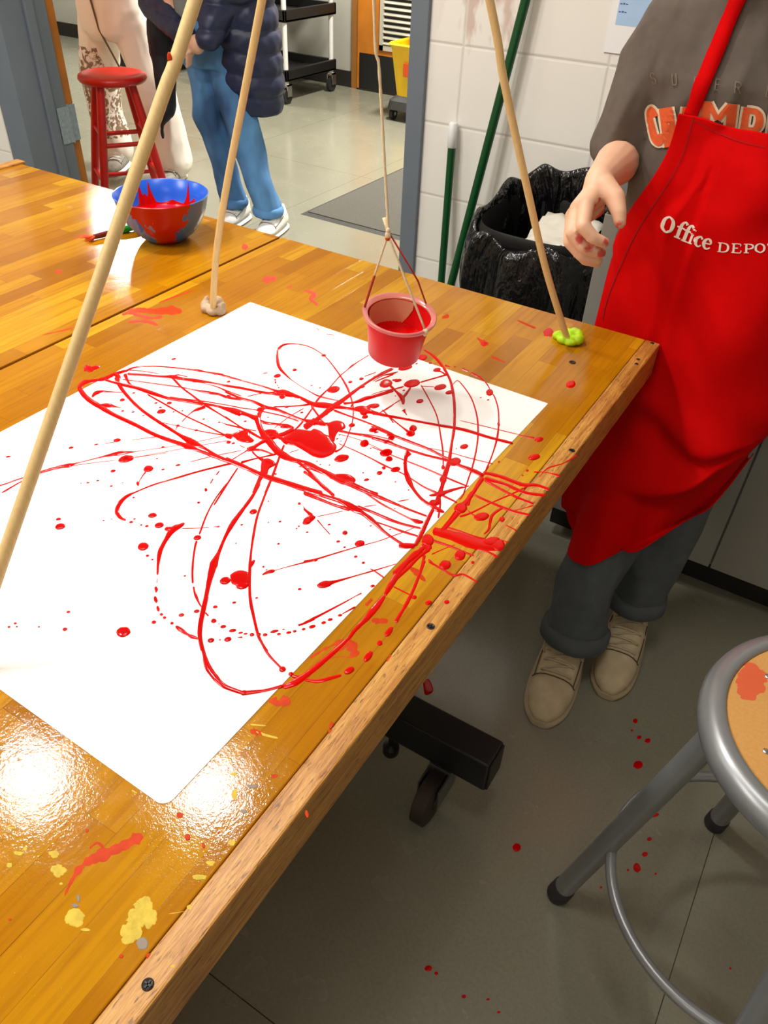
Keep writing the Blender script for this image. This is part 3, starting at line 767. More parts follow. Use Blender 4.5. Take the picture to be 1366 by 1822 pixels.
def splat(t, x, y, r, dst, seed, ry=None, sp=.45):
    ox, oy, s = TILES[t]; o = []
    for k in range(44):
        a = 2 * pi * k / 44; q = 1 + sp * (.9 * noise.noise(V((cos(a) * 1.1, sin(a) * 1.1, seed * 3.1))) + .35 * noise.noise(V((cos(a) * 4, sin(a) * 4, seed)))); o.append((ox + (x + r * q * cos(a)) / s, oy + (y + (ry or r) * q * sin(a)) / s))
    blob(o, .00012, dst)
for i, (x, y, r, ry) in enumerate(((285, 922, 44, 40), (545, 880, 44, 40), (520, 930, 50, 40), (570, 925, 30, 50), (500, 975, 40, 50), (222, 745, 34, 28), (205, 682, 24, 16), (890, 455, 14, 24), (885, 378, 18, 6), (758, 770, 30, 12), (800, 718, 20, 12), (880, 640, 16, 14), (70, 680, 22, 9), (95, 662, 10, 9), (35, 725, 12, 12), (720, 885, 12, 12), (770, 935, 10, 14), (560, 1140, 34, 10), (610, 1128, 36, 6), (655, 1108, 16, 10), (232, 795, 8, 6), (1350, 200, 12, 12), (325, 970, 20, 8), (480, 1010, 22, 20))):
    splat(9, x, y, r * .85, yel_t, i, ry * .85)
S(9, '965,212,4 1000,228,7 1055,242,5\n950,190,4 1010,195,5\n20,580,6 60,584,4\n500,440,6 520,452,3\n640,910,3 700,900,2', dst=yel_t, hk=.01, hmax=.0001, jit=.5)
grey_t = MB()
for i, (x, y, r, ry) in enumerate(((540, 1022, 22, 24), (285, 878, 14, 8), (298, 850, 6, 16), (960, 425, 22, 8), (925, 520, 12, 8))): splat(9, x, y, r, grey_t, 40 + i, ry, .25)
def m_wet(name, c, r=.12):
    n = N(name); n.bump(n.noise(160, 2), .12, .001)
    return n.p(Base__Color=n.mix(n.noise(30, 3), lin(c), lin(tuple(v * .93 for v in c))), Roughness=r, Specular__IOR__Level=.25)
M_wet = m_wet('wet_red_paint', (206, 0, 2)); M_wett = m_wet('wet_red_paint_on_wood', (214, 6, 0))
M_dry = plain('dried_red_paint', (206, 62, 8), .5, var=.2, nscale=90, Specular__IOR__Level=.15)
M_ydry = plain('dried_yellow_paint', (222, 192, 72), .6, var=.22, nscale=160, bump=.4, bscale=300, Specular__IOR__Level=.2)
M_gdry = plain('dried_grey_paint', (138, 124, 108), .5, var=.2)
def stuffpart(name, mb, mat, par, label, sm=True):
    o = link(name, mb, mat, par, smooth=sm); o['kind'] = 'stuff'; o['label'] = label; return o
stuffpart('paint_splatter', wet_p, M_wet, pb, 'glossy red paint loops and drops on the board')
stuffpart('paint_drips', wet_t, M_wett, tb1, 'wet red paint lines and drops on the wood')
stuffpart('dried_red_stain', dry_t, M_dry, tb1, 'dried red paint smears on the wood')
stuffpart('dried_yellow_stain', yel_t, M_ydry, tb1, 'dried yellow paint blotches on the wood')
stuffpart('dried_grey_stain', grey_t, M_gdry, tb1, 'dried grey paint marks on the wood')
# drops on the floor
fl = MB()
D(0, '''1135,1361,8,7 1130,1283,4,4 1137,1312,4,3 1152,1318,5,4 919,1508,7,7 1133,1544,6,8 1147,1520,5,4 1167,1450,5,3 1155,1493,4,3 762,1723,6,5 776,1732,3,3 825,1773,4,3 868,1778,3,2 887,1801,3,2 1097,1600,4,4 1124,1300,2,2 1058,1551,2,2 1180,1425,3,3 1162,1451,3,3 1117,1548,2,2 1069,1579,2,2 1299,1723,2,2 1166,1555,2,2''', dst=fl, z=0.0, h=.0008)
blob([(752, 1212), (762, 1208), (769, 1220), (770, 1230), (763, 1236), (755, 1234)], dst=fl, z=0.0)
o = link('paint_drops', fl, M_wet, None, smooth=True, off=V((.2, -.5, 0))); tag(o, 'red paint drops scattered on the grey floor near the metal stool', 'paint drops', kind='stuff')
# ================================================================ dowels, clay, cup, string
def m_dowel(name, c1, c2):
    n = N(name); g = n.noise(300, 4, vec=n.scalev((1, 1, .04)), rough=.6)
    return n.p(Base__Color=n.mix(g, lin(c1), lin(c2)), Roughness=.5)
M_dowel = m_dowel('birch_dowel', (214, 176, 112), (236, 208, 148))
AP = onz(655, -1000, T + .969)
apD = 0.727
def dowel(px, foot, r, label, knots=()):
    """px: image points of the visible stretch, foot on the table; distance runs between foot and tip"""
    f = onz(foot[0], foot[1], T + r * .6); fd = -(CR.transposed() @ (f - CAM)).z
    P = [f]; y0 = foot[1]; y1 = -1000
    for x, y in px:
        k = 1 / fd + (1 / apD - 1 / fd) * (y0 - y) / (y0 - y1); P.append(dep(x, y, 1 / k))
    P.append(AP); tip = P[-1] + (P[-1] - P[-2]).normalized() * .07; P.append(tip)
    pts = [V(p) for p in cr([tuple(p) for p in P], 6)]
    m = MB().tube(pts, r, 18)
    o = thing('wooden_dowel', label, 'dowel', tuple(f), 'dowels of the pendulum stand')
    link('rod', m, M_dowel, o, smooth=50)
    for kx, ky in knots:
        k = 1 / fd + (1 / apD - 1 / fd) * (y0 - ky) / (y0 - y1); c = dep(kx, ky, 1 / k); n_ = (CAM - c).normalized()
        link('paint_fleck', MB().ball(c + n_ * (r * .93), (.0032, .0014, .006)), M_dry, o, smooth=True)
    return o
dowel([(0, 1010), (60, 835), (153, 565), (232, 335), (293, 160), (347, 0)], (-64, 1200), .0068, 'thick pale wooden dowel crossing in front of the blue bowl', ((302, 105),))
dowel([(381, 500), (388, 425), (405, 320), (432, 180), (466, 0)], (379, 556), .0059, 'wooden dowel standing in the grey-beige clay lump')
dowel([(995, 560), (969, 472), (941.6, 353), (896, 142), (871, 0)], (1010, 606), .0059, 'bowed wooden dowel standing in the lime-green clay')
# clay lumps
def clay(name, label, c, pts, mat, vox=.0014, amp=.0016):
    m = MB()
    for (x, y, z), r in pts: m.ball((c.x + x, c.y + y, T + z), r, 14, 10)
    o = one(name, m, mat, label, 'modeling clay'); WL[o.name] = o.location.copy()
    return remesh(o, vox, 5, lambda p, n: n * (amp * nz(p, 70) + amp * .5 * nz(p, 160)))
cB = onz(383, 553, T); cC = onz(1010, 606, T)
M_clayb = plain('beige_clay', (196, 168, 138), .6, var=.12, nscale=120, bump=.3, bscale=260)
M_clayg = plain('lime_clay', (186, 232, 6), .5, var=.08, nscale=90, bump=.3, bscale=260)
clay('clay_lump', 'grey-beige clay lump at the upper edge of the poster board', cB, [((-.018, -.006, .008), (.009, .012, .011)), ((-.008, -.014, .007), (.012, .010, .009)), ((.006, -.015, .007), (.013, .010, .009)), ((.018, -.006, .008), (.010, .011, .011)), ((.0, .004, .006), (.020, .012, .007)), ((.009, .002, .020), (.011, .008, .012)), ((-.020, .0, .016), (.005, .008, .009)), ((.021, -.001, .015), (.005, .007, .008))], M_clayb)
clay('clay_lump', 'lime-green clay lump at the far corner of the table', cC, [((-.018, -.004, .007), (.012, .010, .009)), ((-.006, -.014, .006), (.012, .010, .008)), ((.010, -.014, .006), (.012, .010, .008)), ((.020, -.002, .009), (.010, .013, .011)), ((.006, .012, .010), (.011, .009, .013)), ((-.006, .012, .008), (.012, .008, .009)), ((.0, 0, .005), (.018, .014, .006)), ((.015, .009, .012), (.009, .009, .011))], M_clayg)
ribbon([(400, 566, 5), (408, 569, 6), (403, 575, 2)], dst=None)
# hanging cup
Bc = dep(700, 629, 1.225); Rc = dep(711, 558, 1.172); ax = (Rc - Bc).normalized(); H = (Rc - Bc).length
_q = ax.to_track_quat('Z', 'Y').to_matrix()
def m_cup():
    n = N('painted_clear_cup'); s = n.n('SeparateXYZ'); n.set(s.inputs[0], n.co())
    u = n.math('ADD', n.math('MULTIPLY', s.outputs[0], -1.0), n.math('MULTIPLY', n.noise(60, 3), .016))
    inner = n.n('NewGeometry').outputs['Backfacing']
    clear = n.math('GREATER_THAN', u, .012)
    up = n.math('GREATER_THAN', s.outputs[2], n.math('MULTIPLY', n.noise(50, 2), .02))
    return n.p(Base__Color=n.mix(n.noise(40, 3), lin((210, 8, 12)), lin((226, 16, 20))), Roughness=.38, Specular__IOR__Level=.3)
M_cup = m_cup(); M_clear = plain('pink_clear_plastic', (240, 150, 146), .2, var=.05, Transmission__Weight=.35, Alpha=.8)
M_beige = plain('unpainted_cup_inside', (222, 168, 128), .4, var=.06)
cup = thing('hanging_cup', 'plastic cup of red paint hanging over the poster board', 'cup', tuple(Bc))
ro, rb = .0555, .0405
prof = [(.0005, 0), (rb * .9, 0), (rb, .003), (rb + (ro - .007 - rb) * .5, H * .5), (ro - .006, H - .006)]
inn = [(ro - .0075, H - .004), (rb + (ro - .010 - rb) * .5, H * .5), (rb - .003, .006), (.0005, .006)]
FARL = _q.transposed() @ (V((-.53, .85, 0)) * .75 - V((.85, .53, 0)) * .66); FA = math.degrees(atan2(FARL.y, FARL.x))
o = link('wall', MB().lathe(prof + inn, Bc, 48, _q), M_cup, cup, smooth=50)
link('rim', MB().lathe([(ro - .0075, H - .006), (ro - .005, H - .007), (ro, H - .004), (ro + .0012, H - .0005), (ro, H + .0015), (ro - .003, H + .001), (ro - .0072, H - .002)], Bc, 56, _q, cap=False), M_clear, cup, smooth=True)
# bare patch of the inner wall (far left) and paint pooled to the right
bp = MB(); rg = []
for i in range(22):
    a = R(FA - 72 + 150 * i / 21); top = H - .004; low = H - .016 - .058 * sin(pi * (i / 21)) ** .8 * (1 if i < 14 else .9); row = []
    for k in range(6):
        z = top + (low - top) * k / 5; r = rb + (ro - .0085 - rb) * (z / H) - .0006 - .0006
        row.append(Bc + _q @ V((r * cos(a), r * sin(a), z)))
    rg.append(row)
bp.rings(rg, cap=False, closed=False); link('bare_inner_wall', bp, M_beige, cup, smooth=True)
pl = MB(); c0 = Bc + _q @ V((0, 0, H * .42)); rr = rb + (ro - .010 - rb) * .42 + .0003
pl.rings([[c0 + V((0, 0, -.004)) + _q @ V((rr * .98 * cos(a), rr * .98 * sin(a), -.002)) for a in [2 * pi * i / 40 for i in range(40)]], [c0 + _q @ V((rr * cos(a), rr * sin(a), .0)) for a in [2 * pi * i / 40 for i in range(40)]], [c0 + _q @ V((rr * .9 * cos(a), rr * .9 * sin(a), -.001)) for a in [2 * pi * i / 40 for i in range(40)]]])
link('paint', pl, M_wet, cup, smooth=40)
M_str = plain('cotton_string', (226, 204, 166), .8, var=.15, nscale=300)
M_strr = plain('red_soaked_string', (176, 30, 16), .5, var=.2, nscale=200)
kd = 1.085; K = dep(690, 418, kd)
def rimp(x, y): # nearest rim point to a picture point
    best = None
    for i in range(240):
        a = 2 * pi * i / 240; p = Bc + _q @ V(((ro - .001) * cos(a), (ro - .001) * sin(a), H)); l = CR.transposed() @ (p - CAM); q = (683 + F_PX * l.x / -l.z, 911 - F_PX * l.y / -l.z); d = math.hypot(q[0] - x, q[1] - y)
        if best is None or d < best[0]: best = (d, p)
    return best[1]
rl, rr_ = rimp(652, 548), rimp(755, 585)
def lerp_pts(a, b, n, sag=0): return [a.lerp(b, i / n) + V((0, 0, -sag * sin(pi * i / n))) for i in range(n + 1)]
hl = link('handle_string', MB().tube(lerp_pts(K, K.lerp(rl, .55), 8), .0016, 8), M_str, cup, smooth=True)
link('handle_string', MB().tube(lerp_pts(K.lerp(rl, .54), rl - ax * .004, 8) + [rl - ax * .008 - (rl - Rc).normalized() * .0], .0019, 8), M_strr, cup, smooth=True)['label'] = 'red paint-soaked handle string'
link('handle_string', MB().tube(lerp_pts(K, rr_, 10), .0017, 8), M_str, cup, smooth=True)
link('handle_string', MB().tube([K + V((.002, .003, 0)), K.lerp(rr_, .5) + V((.006, .02, 0)), rimp(752, 548)], .0013, 8), M_strr, cup, smooth=True)
link('string_knot', MB().ball(rr_, (.0045, .004, .004)).ball(rr_ - ax * .005, (.003, .003, .004)), M_str, cup, smooth=True)
hs = thing('hanging_string', 'long cream cotton string holding up the paint cup', 'string', tuple(K))
P = []
for x, y in ((690.5, 412), (688, 360), (684, 293), (679, 200), (674, 117), (665, 0)):
    P.append(tuple(dep(x, y, 1 / (1 / kd + (1 / apD - 1 / kd) * (412 - y) / 1412))))
P.append(tuple(AP))
link('cord', MB().tube([V(p) for p in cr(P, 8)], [.0020 + .00025 * sin(i * 1.9) for i in range(len(cr(P, 8)))], 8), M_str, hs, smooth=True)
link('knot', MB().ball(K, (.0042, .004, .0062)).ball(K + V((0, 0, .006)), (.0034, .0034, .004)).tube([K + V((0, 0, .004)), dep(686, 398, kd), dep(683.5, 388, kd)], [.0022, .0028, .0032], 8), M_str, hs, smooth=True)
link('red_knot_end', MB().ball(K - V((0, 0, .005)), (.0040, .004, .0034)), M_dry, hs, smooth=True)
# ================================================================ blue bowl
bc = onz(297, 424, T)
def m_bowl():
    n = N('blue_bowl'); c = n.co(); s = n.n('SeparateXYZ'); n.set(s.inputs[0], c); g = n.n('NewGeometry')
    dn = n.n('VectorMath', _operation='DOT_PRODUCT', i0=n.n('VectorMath', _operation='MULTIPLY', i0=c, i1=(1, 1, 0)).outputs[0], i1=g.outputs['Normal'])
    outer = n.math('GREATER_THAN', dn.outputs['Value'], 0.0)
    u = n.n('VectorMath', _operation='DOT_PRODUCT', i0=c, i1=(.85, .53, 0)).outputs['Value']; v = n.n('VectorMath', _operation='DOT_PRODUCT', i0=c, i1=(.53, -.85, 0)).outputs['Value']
    nn = n.math('SUBTRACT', n.noise(42, 4, vec=n.scalev((1, 1, .5)), rough=.6), .5)
    half = n.n('MapRange', i0=s.outputs[2], i1=.0, i2=.1, i3=.016, i4=.066).outputs[0]
    run = n.math('LESS_THAN', n.math('ADD', n.math('ABSOLUTE', n.math('SUBTRACT', u, .012)), n.math('MULTIPLY', nn, .06)), half)
    mask = n.math('MULTIPLY', n.math('MULTIPLY', run, outer), n.math('GREATER_THAN', v, 0.0))
    sm = n.math('MULTIPLY', n.ramp(n.noise(34, 4, vec=n.scalev((1, 1, .4), rot=(0, .9, 0)), dist=1), (.46, 0.0), (.54, 1.0)), n.math('MULTIPLY', outer, n.math('LESS_THAN', u, .0)))
    blue = n.mix(sm, lin((34, 96, 214)), lin((116, 132, 196)))
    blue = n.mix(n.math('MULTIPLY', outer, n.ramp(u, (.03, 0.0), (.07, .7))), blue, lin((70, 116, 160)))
    holes = n.math('LESS_THAN', n.math('MULTIPLY', sm, n.noise(60, 2)), .52)
    return n.p(Base__Color=n.mix(n.math('MULTIPLY', mask, holes), blue, lin((186, 6, 8))), Roughness=.25)
M_bowl = m_bowl()
bw = thing('mixing_bowl', 'blue plastic bowl of red paint on the far table', 'bowl', (bc.x, bc.y, T))
bp_ = [(.0005, .001), (.040, .001), (.046, .004), (.064, .018), (.082, .042), (.094, .068), (.1005, .0955), (.1022, .0985), (.1005, .1), (.098, .0985), (.0915, .068), (.080, .044), (.062, .020), (.040, .007), (.0005, .006)]
link('shell', MB().lathe(bp_, (bc.x, bc.y, T), 64), M_bowl, bw, smooth=60)
def rad_in(z):
    pr = [(.040, .007), (.062, .020), (.080, .044), (.0915, .068), (.098, .0985)]
    for (r0, z0), (r1, z1) in zip(pr, pr[1:]):
        if z0 <= z <= z1: return r0 + (r1 - r0) * (z - z0) / (z1 - z0)
    return .098
pl = MB(); zl = .050; r_ = rad_in(zl)
pl.lathe([(.0005, zl - .001), (r_ * .95, zl), (r_ - .0006, zl + .0008)], (bc.x, bc.y, T), 64, cap=False); link('paint', pl, M_wet, bw, smooth=True)
def splash(cx, wdt, ztop, name='paint_splash', low=zl):
    m = MB(); rg = []
    for i in range(25):
        t = (i - 12) / 12; a = R(cx) + t * wdt; hgt = low + (ztop - low) * max(0, 1 - abs(t)) ** 2.8 + .002; row = []
        for k in range(7):
            z = low - .002 + (hgt - low + .002) * k / 6; r = rad_in(z) - .0009; row.append(V((bc.x + r * cos(a), bc.y + r * sin(a), T + z)))
        rg.append(row)
    m.rings(rg, cap=False, closed=False); link(name, m, M_wet, bw, smooth=True)
splash(166, .22, .098); splash(152, .20, .098); splash(160, .5, .072); splash(96, .14, .098); splash(84, .4, .066); splash(120, .5, .056)
# brush beside the bowl
b0, b1, b2 = onz(168, 421, T + .007), onz(210, 411, T + .007), onz(246, 402, T + .009)
br = thing('paint_brush', 'paint-smeared brush with a green end lying beside the blue bowl', 'brush', tuple(b0))
link('handle', MB().tube([b0.lerp(b1, t) for t in (0, .3, .6, 1)], [.0052, .0062, .0062, .0055], 14), plain('red_brown_handle', (120, 36, 20), .3, var=.3, nscale=80), br, smooth=40)
link('green_end', MB().tube([b1, b1.lerp(b2, .3), b2], [.0055, .0078, .0065], 14), plain('green_plastic', (24, 168, 44), .35), br, smooth=40)
bs = MB(); dd = (b0 - b1).normalized(); sd = V((-dd.y, dd.x, 0))
for k in range(46):
    a = random.uniform(-.9, .9); L = random.uniform(.010, .024); st = b0 + sd * a * .004 + V((0, 0, random.uniform(-.003, .003)))
    e = st + dd * L + sd * a * L * .9; e.z = T + .0015 + random.random() * .004
    bs.tube([st, (st + e) / 2, e], [.0011, .0009, .0004], 5)
link('bristles', bs, M_dry, br, smooth=True)['label'] = 'splayed red bristles'
for x, y, r in ((158, 417, 7), (150, 424, 5), (163, 427, 5), (152, 411, 4)): drop(x, y, r, r * .45, dst=dry_t, h=.0002, wob=.4)
# ================================================================ red wooden stool
M_redp = plain('red_stool_paint', (196, 24, 16), .38, var=.15, nscale=14, bump=.15, bscale=60)
rs = thing('wooden_stool', 'red wooden stool standing in the hall before white trousers', 'stool', (-2.94, 1.385, 0))
SC = V((-2.94, 1.385, 0))
link('seat', MB().lathe([(.0005, .575), (.138, .575), (.150, .582), (.155, .593), (.152, .604), (.142, .611), (.12, .6125), (.07, .609), (.0005, .608)], SC, 48), M_redp, rs, smooth=50)
LA = [R(12 + 90 * k) for k in range(4)]
def legp(k, z): f = 1 - z / .58; r = .098 + .135 * f; return SC + V((r * cos(LA[k]), r * sin(LA[k]), z))
for k in range(4):
    link('leg', MB().tube([legp(k, z) for z in (0.0, .15, .3, .45, .578)], [.0165, .0185, .0195, .0195, .018], 14), M_redp, rs, smooth=50)
    for z in ((.13, .33) if k % 2 else (.17, .37)):
        link('rung', MB().tube([legp(k, z), legp((k + 1) % 4, z)], .0105, 12), M_redp, rs, smooth=50)
# ================================================================ steel stool, lower right
SS = V((.4545, -.632, 0)); M_st = plain('silver_enamel', (150, 153, 156), .35, .55, var=.08, nscale=30)
ms = thing('metal_stool', 'silver steel stool with round hardboard seat beside the table', 'stool', tuple(SS))
sp = MB().lathe([(.150, .566), (.166, .570), (.175, .580), (.1775, .592), (.174, .604), (.166, .6105), (.160, .6125), (.151, .6125), (.149, .6105), (.148, .6085), (.148, .6055), (.0005, .6055)], SS, 72, cap=False)
link('seat_pan', sp, M_st, ms, smooth=50)
def m_hardb():
    n = N('hardboard'); r = n.ramp(n.noise(16, 3, vec=n.scalev((1, 1, 1), loc=(2, 5, 0))), (.64, 0.0), (.68, .8))
    s = n.n('SeparateXYZ'); n.set(s.inputs[0], n.co())
    vd = n.n('VectorMath', _operation='DISTANCE', i0=n.scalev((1, .55, 0)), i1=(-.128, .012, 0)).outputs['Value']; e = n.math('MULTIPLY', n.math('LESS_THAN', n.math('ADD', vd, n.math('MULTIPLY', n.noise(60, 3), .02)), .027), .8)
    b = n.mix(n.noise(260, 3), lin((196, 140, 72)), lin((214, 162, 92)))
    return n.p(Base__Color=n.mix(e, b, lin((216, 70, 44))), Roughness=.5)
link('hardboard_seat', MB().lathe([(.0005, .606), (.1465, .606), (.1478, .608), (.1465, .6108), (.0005, .611)], SS, 72), m_hardb(), ms, smooth=30)
for k in range(6):
    a = R(160 + 60 * k); link('rivet', MB().ball(SS + V((.118 * cos(a), .118 * sin(a), .611)), (.0042, .0042, .0018)), M_chrome, ms, smooth=True)
MA = [R(190), R(100), R(10), R(280)]
def mleg(k, z): f = 1 - z / .575; r = .135 + .115 * f; return SS + V((r * cos(MA[k]), r * sin(MA[k]), z))
for k in range(4):
    lg = link('leg', MB().tube([mleg(k, z) for z in (.02, .2, .4, .578)], .0172, 18), M_st, ms, smooth=50)
    link('foot_cap', MB().tube([mleg(k, .0), mleg(k, .005), mleg(k, .035), mleg(k, .038)], [.018, .020, .0195, .017], 16), plain('dark_foot_rubber', (44, 40, 44), .6), lg, smooth=50)
link('foot_ring', MB().ring(SS + V((0, 0, .212)), .200, .0085, 72, 12), M_st, ms, smooth=True)
# ================================================================ bin with liner
bn = thing('trash_can', 'black trash can with glossy black liner by the block wall', 'trash can', (-.432, .545, 0))
def sup(cx, cy, z, a, b, e=3.2, n=72, f=None):
    o = []
    for i in range(n):
        t = 2 * pi * i / n; c, s = cos(t), sin(t); x = a * math.copysign(abs(c) ** (2 / e), c); y = b * math.copysign(abs(s) ** (2 / e), s); q = f(t) if f else 1
        o.append(V((cx + x * q, cy + y * q, z)))
    return o
bx, by = -.432, .545
link('can_body', MB().rings([sup(bx, by, .0, .135, .155), sup(bx, by, .05, .14, .16), sup(bx, by, .68, .16, .19), sup(bx, by, .70, .166, .196), sup(bx, by, .715, .16, .19), sup(bx, by, .69, .152, .182), sup(bx, by, .03, .13, .15)]), M_black, bn, smooth=50)
def m_bag():
    n = N('black_liner'); a = n.noise(9, 4, vec=n.scalev((1, 1, .35)), rough=.55, dist=1.5); b = n.noise(40, 3, vec=n.scalev((1, 1, .4)))
    n.bump(n.math('ADD', a, n.math('MULTIPLY', b, .32)), 1.0, .035)
    return n.p(Base__Color=lin((13, 13, 15)), Roughness=.15, Specular__IOR__Level=.6)
M_bag = m_bag()
def bagring(z, a, b, amp, ph, dz=0):
    o = []
    for i, p in enumerate(sup(bx, by, z, a, b, 2.8, 144)):
        t = 2 * pi * i / 144; q = amp * (abs(sin(t * 5.5 + ph)) - .5) + amp * .7 * sin(t * 17 + ph * 2 + sin(t * 3) * 2) * .5 + amp * 1.2 * noise.noise(V((cos(t) * 2.4, sin(t) * 2.4, z * 7)))
        d = V((cos(t), sin(t), 0)); tilt = .045 * sin(t + .15)     # rim stands higher at the back
        rip = .012 * sin(t * 9 + 1) * (1 if z > .7 else .3)
        o.append(p + d * q + V((0, 0, tilt + rip + dz)))
    return o
bg = MB().rings([bagring(.47, .172, .200, .016, 0), bagring(.50, .180, .208, .024, .3), bagring(.56, .190, .214, .024, .6), bagring(.62, .194, .217, .02, .9), bagring(.68, .192, .216, .016, 1.0), bagring(.725, .184, .208, .012, 1.1), bagring(.745, .176, .2, .008, 1.2), bagring(.735, .166, .19, .006, 1.4), bagring(.66, .15, .175, .014, 2.0), bagring(.5, .15, .17, .024, 2.6), bagring(.3, .12, .14, .02, 3)], cap=False)
lb = link('liner', bg, M_bag, bn, smooth=True, sub=1)
wp = MB(); c = V((bx + .03, by + .01, .69))
_r = []
for i in range(9):
    row = []
    for j in range(9):
        p = c + V(((i - 4) * .020, (j - 4) * .018, -.01 + .02 * noise.noise(V((i * .7, j * .6, 2))) + .004 * (j - 4))); row.append(p)
    _r.append(row)
wp.rings(_r, cap=False, closed=False)
one('paper_towel', wp, plain('white_tissue', (226, 220, 206), .8, var=.04), 'crumpled white paper thrown into the black trash can', 'paper', solid=.002, smooth=True)
# ================================================================ green handles against the wall
M_grn = plain('dark_green_enamel', (8, 74, 34), .3, var=.1)
nW = V((-sin(WR), cos(WR), 0))
def onwall(x, y, off=0.0):
    d = ray(x, y); t = nW.dot((W0 - nW * off) - CAM) / nW.dot(d); return CAM + d * t
def pole(p, q, r, label, white):
    d = (p - q).normalized(); foot = q + d * ((0.0 - q.z) / d.z) ; foot.z = .0
    m = MB().tube([foot, p], r, 16); o = thing('broom_handle', label, 'broom handle', tuple(foot), 'green handles leaning on the block wall')
    link('pole', m, M_grn, o, smooth=50)
    if white: link('white_grip', MB().tube([p - d * .002, p, p + d * .062, p + d * .066], [r, r * 1.18, r * 1.12, r * .8], 16), plain('white_plastic', (236, 238, 236), .35), o, smooth=50)
pole(onwall(803.5, 262, .022), onwall(785, 500, .05), .0115, 'short green broom handle with a white tip beside the door frame', True)
pa, pb_ = onwall(897, 145, .042), onwall(804, 500, .075); pole(pa + (pa - pb_) * .75, pb_, .0125, 'long green broom handle slanting up behind the bowed dowel', False)
# ================================================================ cabinet run
M_lam = plain('grey_laminate', (150, 148, 140), .5, var=.03, nscale=5); M_kick = plain('black_kick', (16, 16, 15), .5)
cb = thing('base_cabinet', 'grey laminate base cabinet behind the red apron', 'cabinet', (.7, .5, 0))
X0, X1, YC = -.215, 1.96, .21
link('carcass', MB().box((X0, YC + .019, .098), (X1, .79, .862)), M_lam, cb, bevel=.001)
link('toe_kick', MB().box((X0 + .012, YC + .066, 0), (X1, .79, .098)), M_kick, cb)
xs = [X0, .222, .659, 1.096, 1.533, X1]
for a, b in zip(xs, xs[1:]): link('door', MB().box((a + .0022, YC, .102), (b - .0022, YC + .018, .858)), M_lam, cb, bevel=.0015)
link('worktop', MB().box((X0, YC - .002, .862), (X1, .79, .9)), plain('dark_worktop', (70, 68, 66), .4), cb, bevel=.004)
# ================================================================ printed notice on the wall
bl = onwall(1073, 92, .002); sx_ = V((cos(WR), sin(WR), 0)); nf = -nW
nt = thing('wall_notice', 'white printed sheet with a pale blue table taped to the block wall', 'paper notice', tuple(bl))
def sheet(u0, v0, u1, v1, off, th=.0006):
    a = bl + nf * off; b = a + nf * th
    P_ = lambda o, u, v: o + sx_ * u + V((0, 0, v)); return MB().rings([[P_(a, u0, v0), P_(a, u1, v0), P_(a, u1, v1), P_(a, u0, v1)], [P_(b, u0, v0), P_(b, u1, v0), P_(b, u1, v1), P_(b, u0, v1)]])
link('sheet', sheet(0, 0, .216, .279, .001), plain('white_paper', (244, 244, 244), .6, var=.01), nt)
link('printed_table', sheet(.017, .060, .16, .26, .0017, .0002), plain('blue_print', (176, 206, 240), .6, var=.04), nt)
mk = MB()
for k in range(8):
    for q in range(3):
        s0 = sheet(.020 + q * .007, .086 + k * .0165, .0255 + q * .007, .0885 + k * .0165 + .001 * (q % 2), .002, .0001); mk.add(s0.v, s0.f)
link('printed_marks', mk, plain('blue_ink', (70, 104, 160), .6), nt)
# ================================================================ people
M_skin = plain('skin', (226, 176, 146), .5, var=.05, nscale=25, bump=.15, bscale=400, Subsurface__Weight=.12, Subsurface__Scale=.01)
M_hair = plain('brown_hair', (70, 46, 30), .5, var=.3, nscale=80)
def head(m, c, fwd, s=1.0):
    """skull, jaw, nose, ears, lips; fwd is the way the face looks"""
    f = V(fwd).normalized(); up = V((0, 0, 1)); r = f.cross(up).normalized()
    m.ball(c + up * .02 * s, (.073 * s, .088 * s, .098 * s)); m.ball(c + f * .028 * s - up * .045 * s, (.055 * s, .052 * s, .062 * s))
    m.cap(c + f * .086 * s + up * .008 * s, c + f * .1 * s - up * .022 * s, .008 * s, .013 * s); m.ball(c + f * .082 * s - up * .05 * s, (.02 * s, .013 * s, .009 * s)); m.ball(c + f * .07 * s - up * .085 * s, (.02 * s, .016 * s, .016 * s))
    for q in (-1, 1): m.ball(c + r * q * .076 * s - up * .005 * s, (.010 * s, .016 * s, .028 * s)); m.ball(c + f * .074 * s + r * q * .026 * s + up * .012 * s, .014 * s, 10, 8)
def hairdo(name, c, fwd, s, par):
    f = V(fwd).normalized(); m = MB().ball(c - f * .018 * s + V((0, 0, .045 * s)), (.086 * s, .092 * s, .092 * s)).ball(c - f * .045 * s - V((0, 0, .03 * s)), (.078 * s, .06 * s, .09 * s))
    o = link(name, m, M_hair, par); return remesh(o, .006, 4, lambda p, n: n * .004 * nz(p, 60))
def hand_simple(m, w, d, side, curl=.4, s=1.0):
    """palm and five fingers hanging from wrist w along d"""
    d = V(d).normalized(); side = V(side).normalized(); pn = d.cross(side).normalized()
    m.cap(w, w + d * .05 * s, .021 * s, .024 * s); k0 = w + d * .075 * s
    for i, (L, r) in enumerate(((.068, .0082), (.076, .0085), (.070, .008), (.054, .007))):
        b = k0 + side * (.026 - .0175 * i) * s; m.cap(w + d * .03 * s + side * (.016 - .011 * i) * s, b, .014 * s, .0105 * s)
        a = curl; p = b; dd = d
        for seg in (.45, .32, .23):
            dd = (dd * cos(a) + pn * sin(a)).normalized(); q = p + dd * L * seg * s; m.cap(p, q, r * s * 1.05, r * s * .95, 10); p = q
    t0 = w + d * .02 * s + side * .02 * s; t1 = t0 + (d * .6 + side * .7).normalized() * .035 * s; t2 = t1 + (d * .85 + side * .25 + pn * .3).normalized() * .03 * s
    m.cap(t0, t1, .014 * s, .0105 * s); m.cap(t1, t2, .0105 * s, .0085 * s)
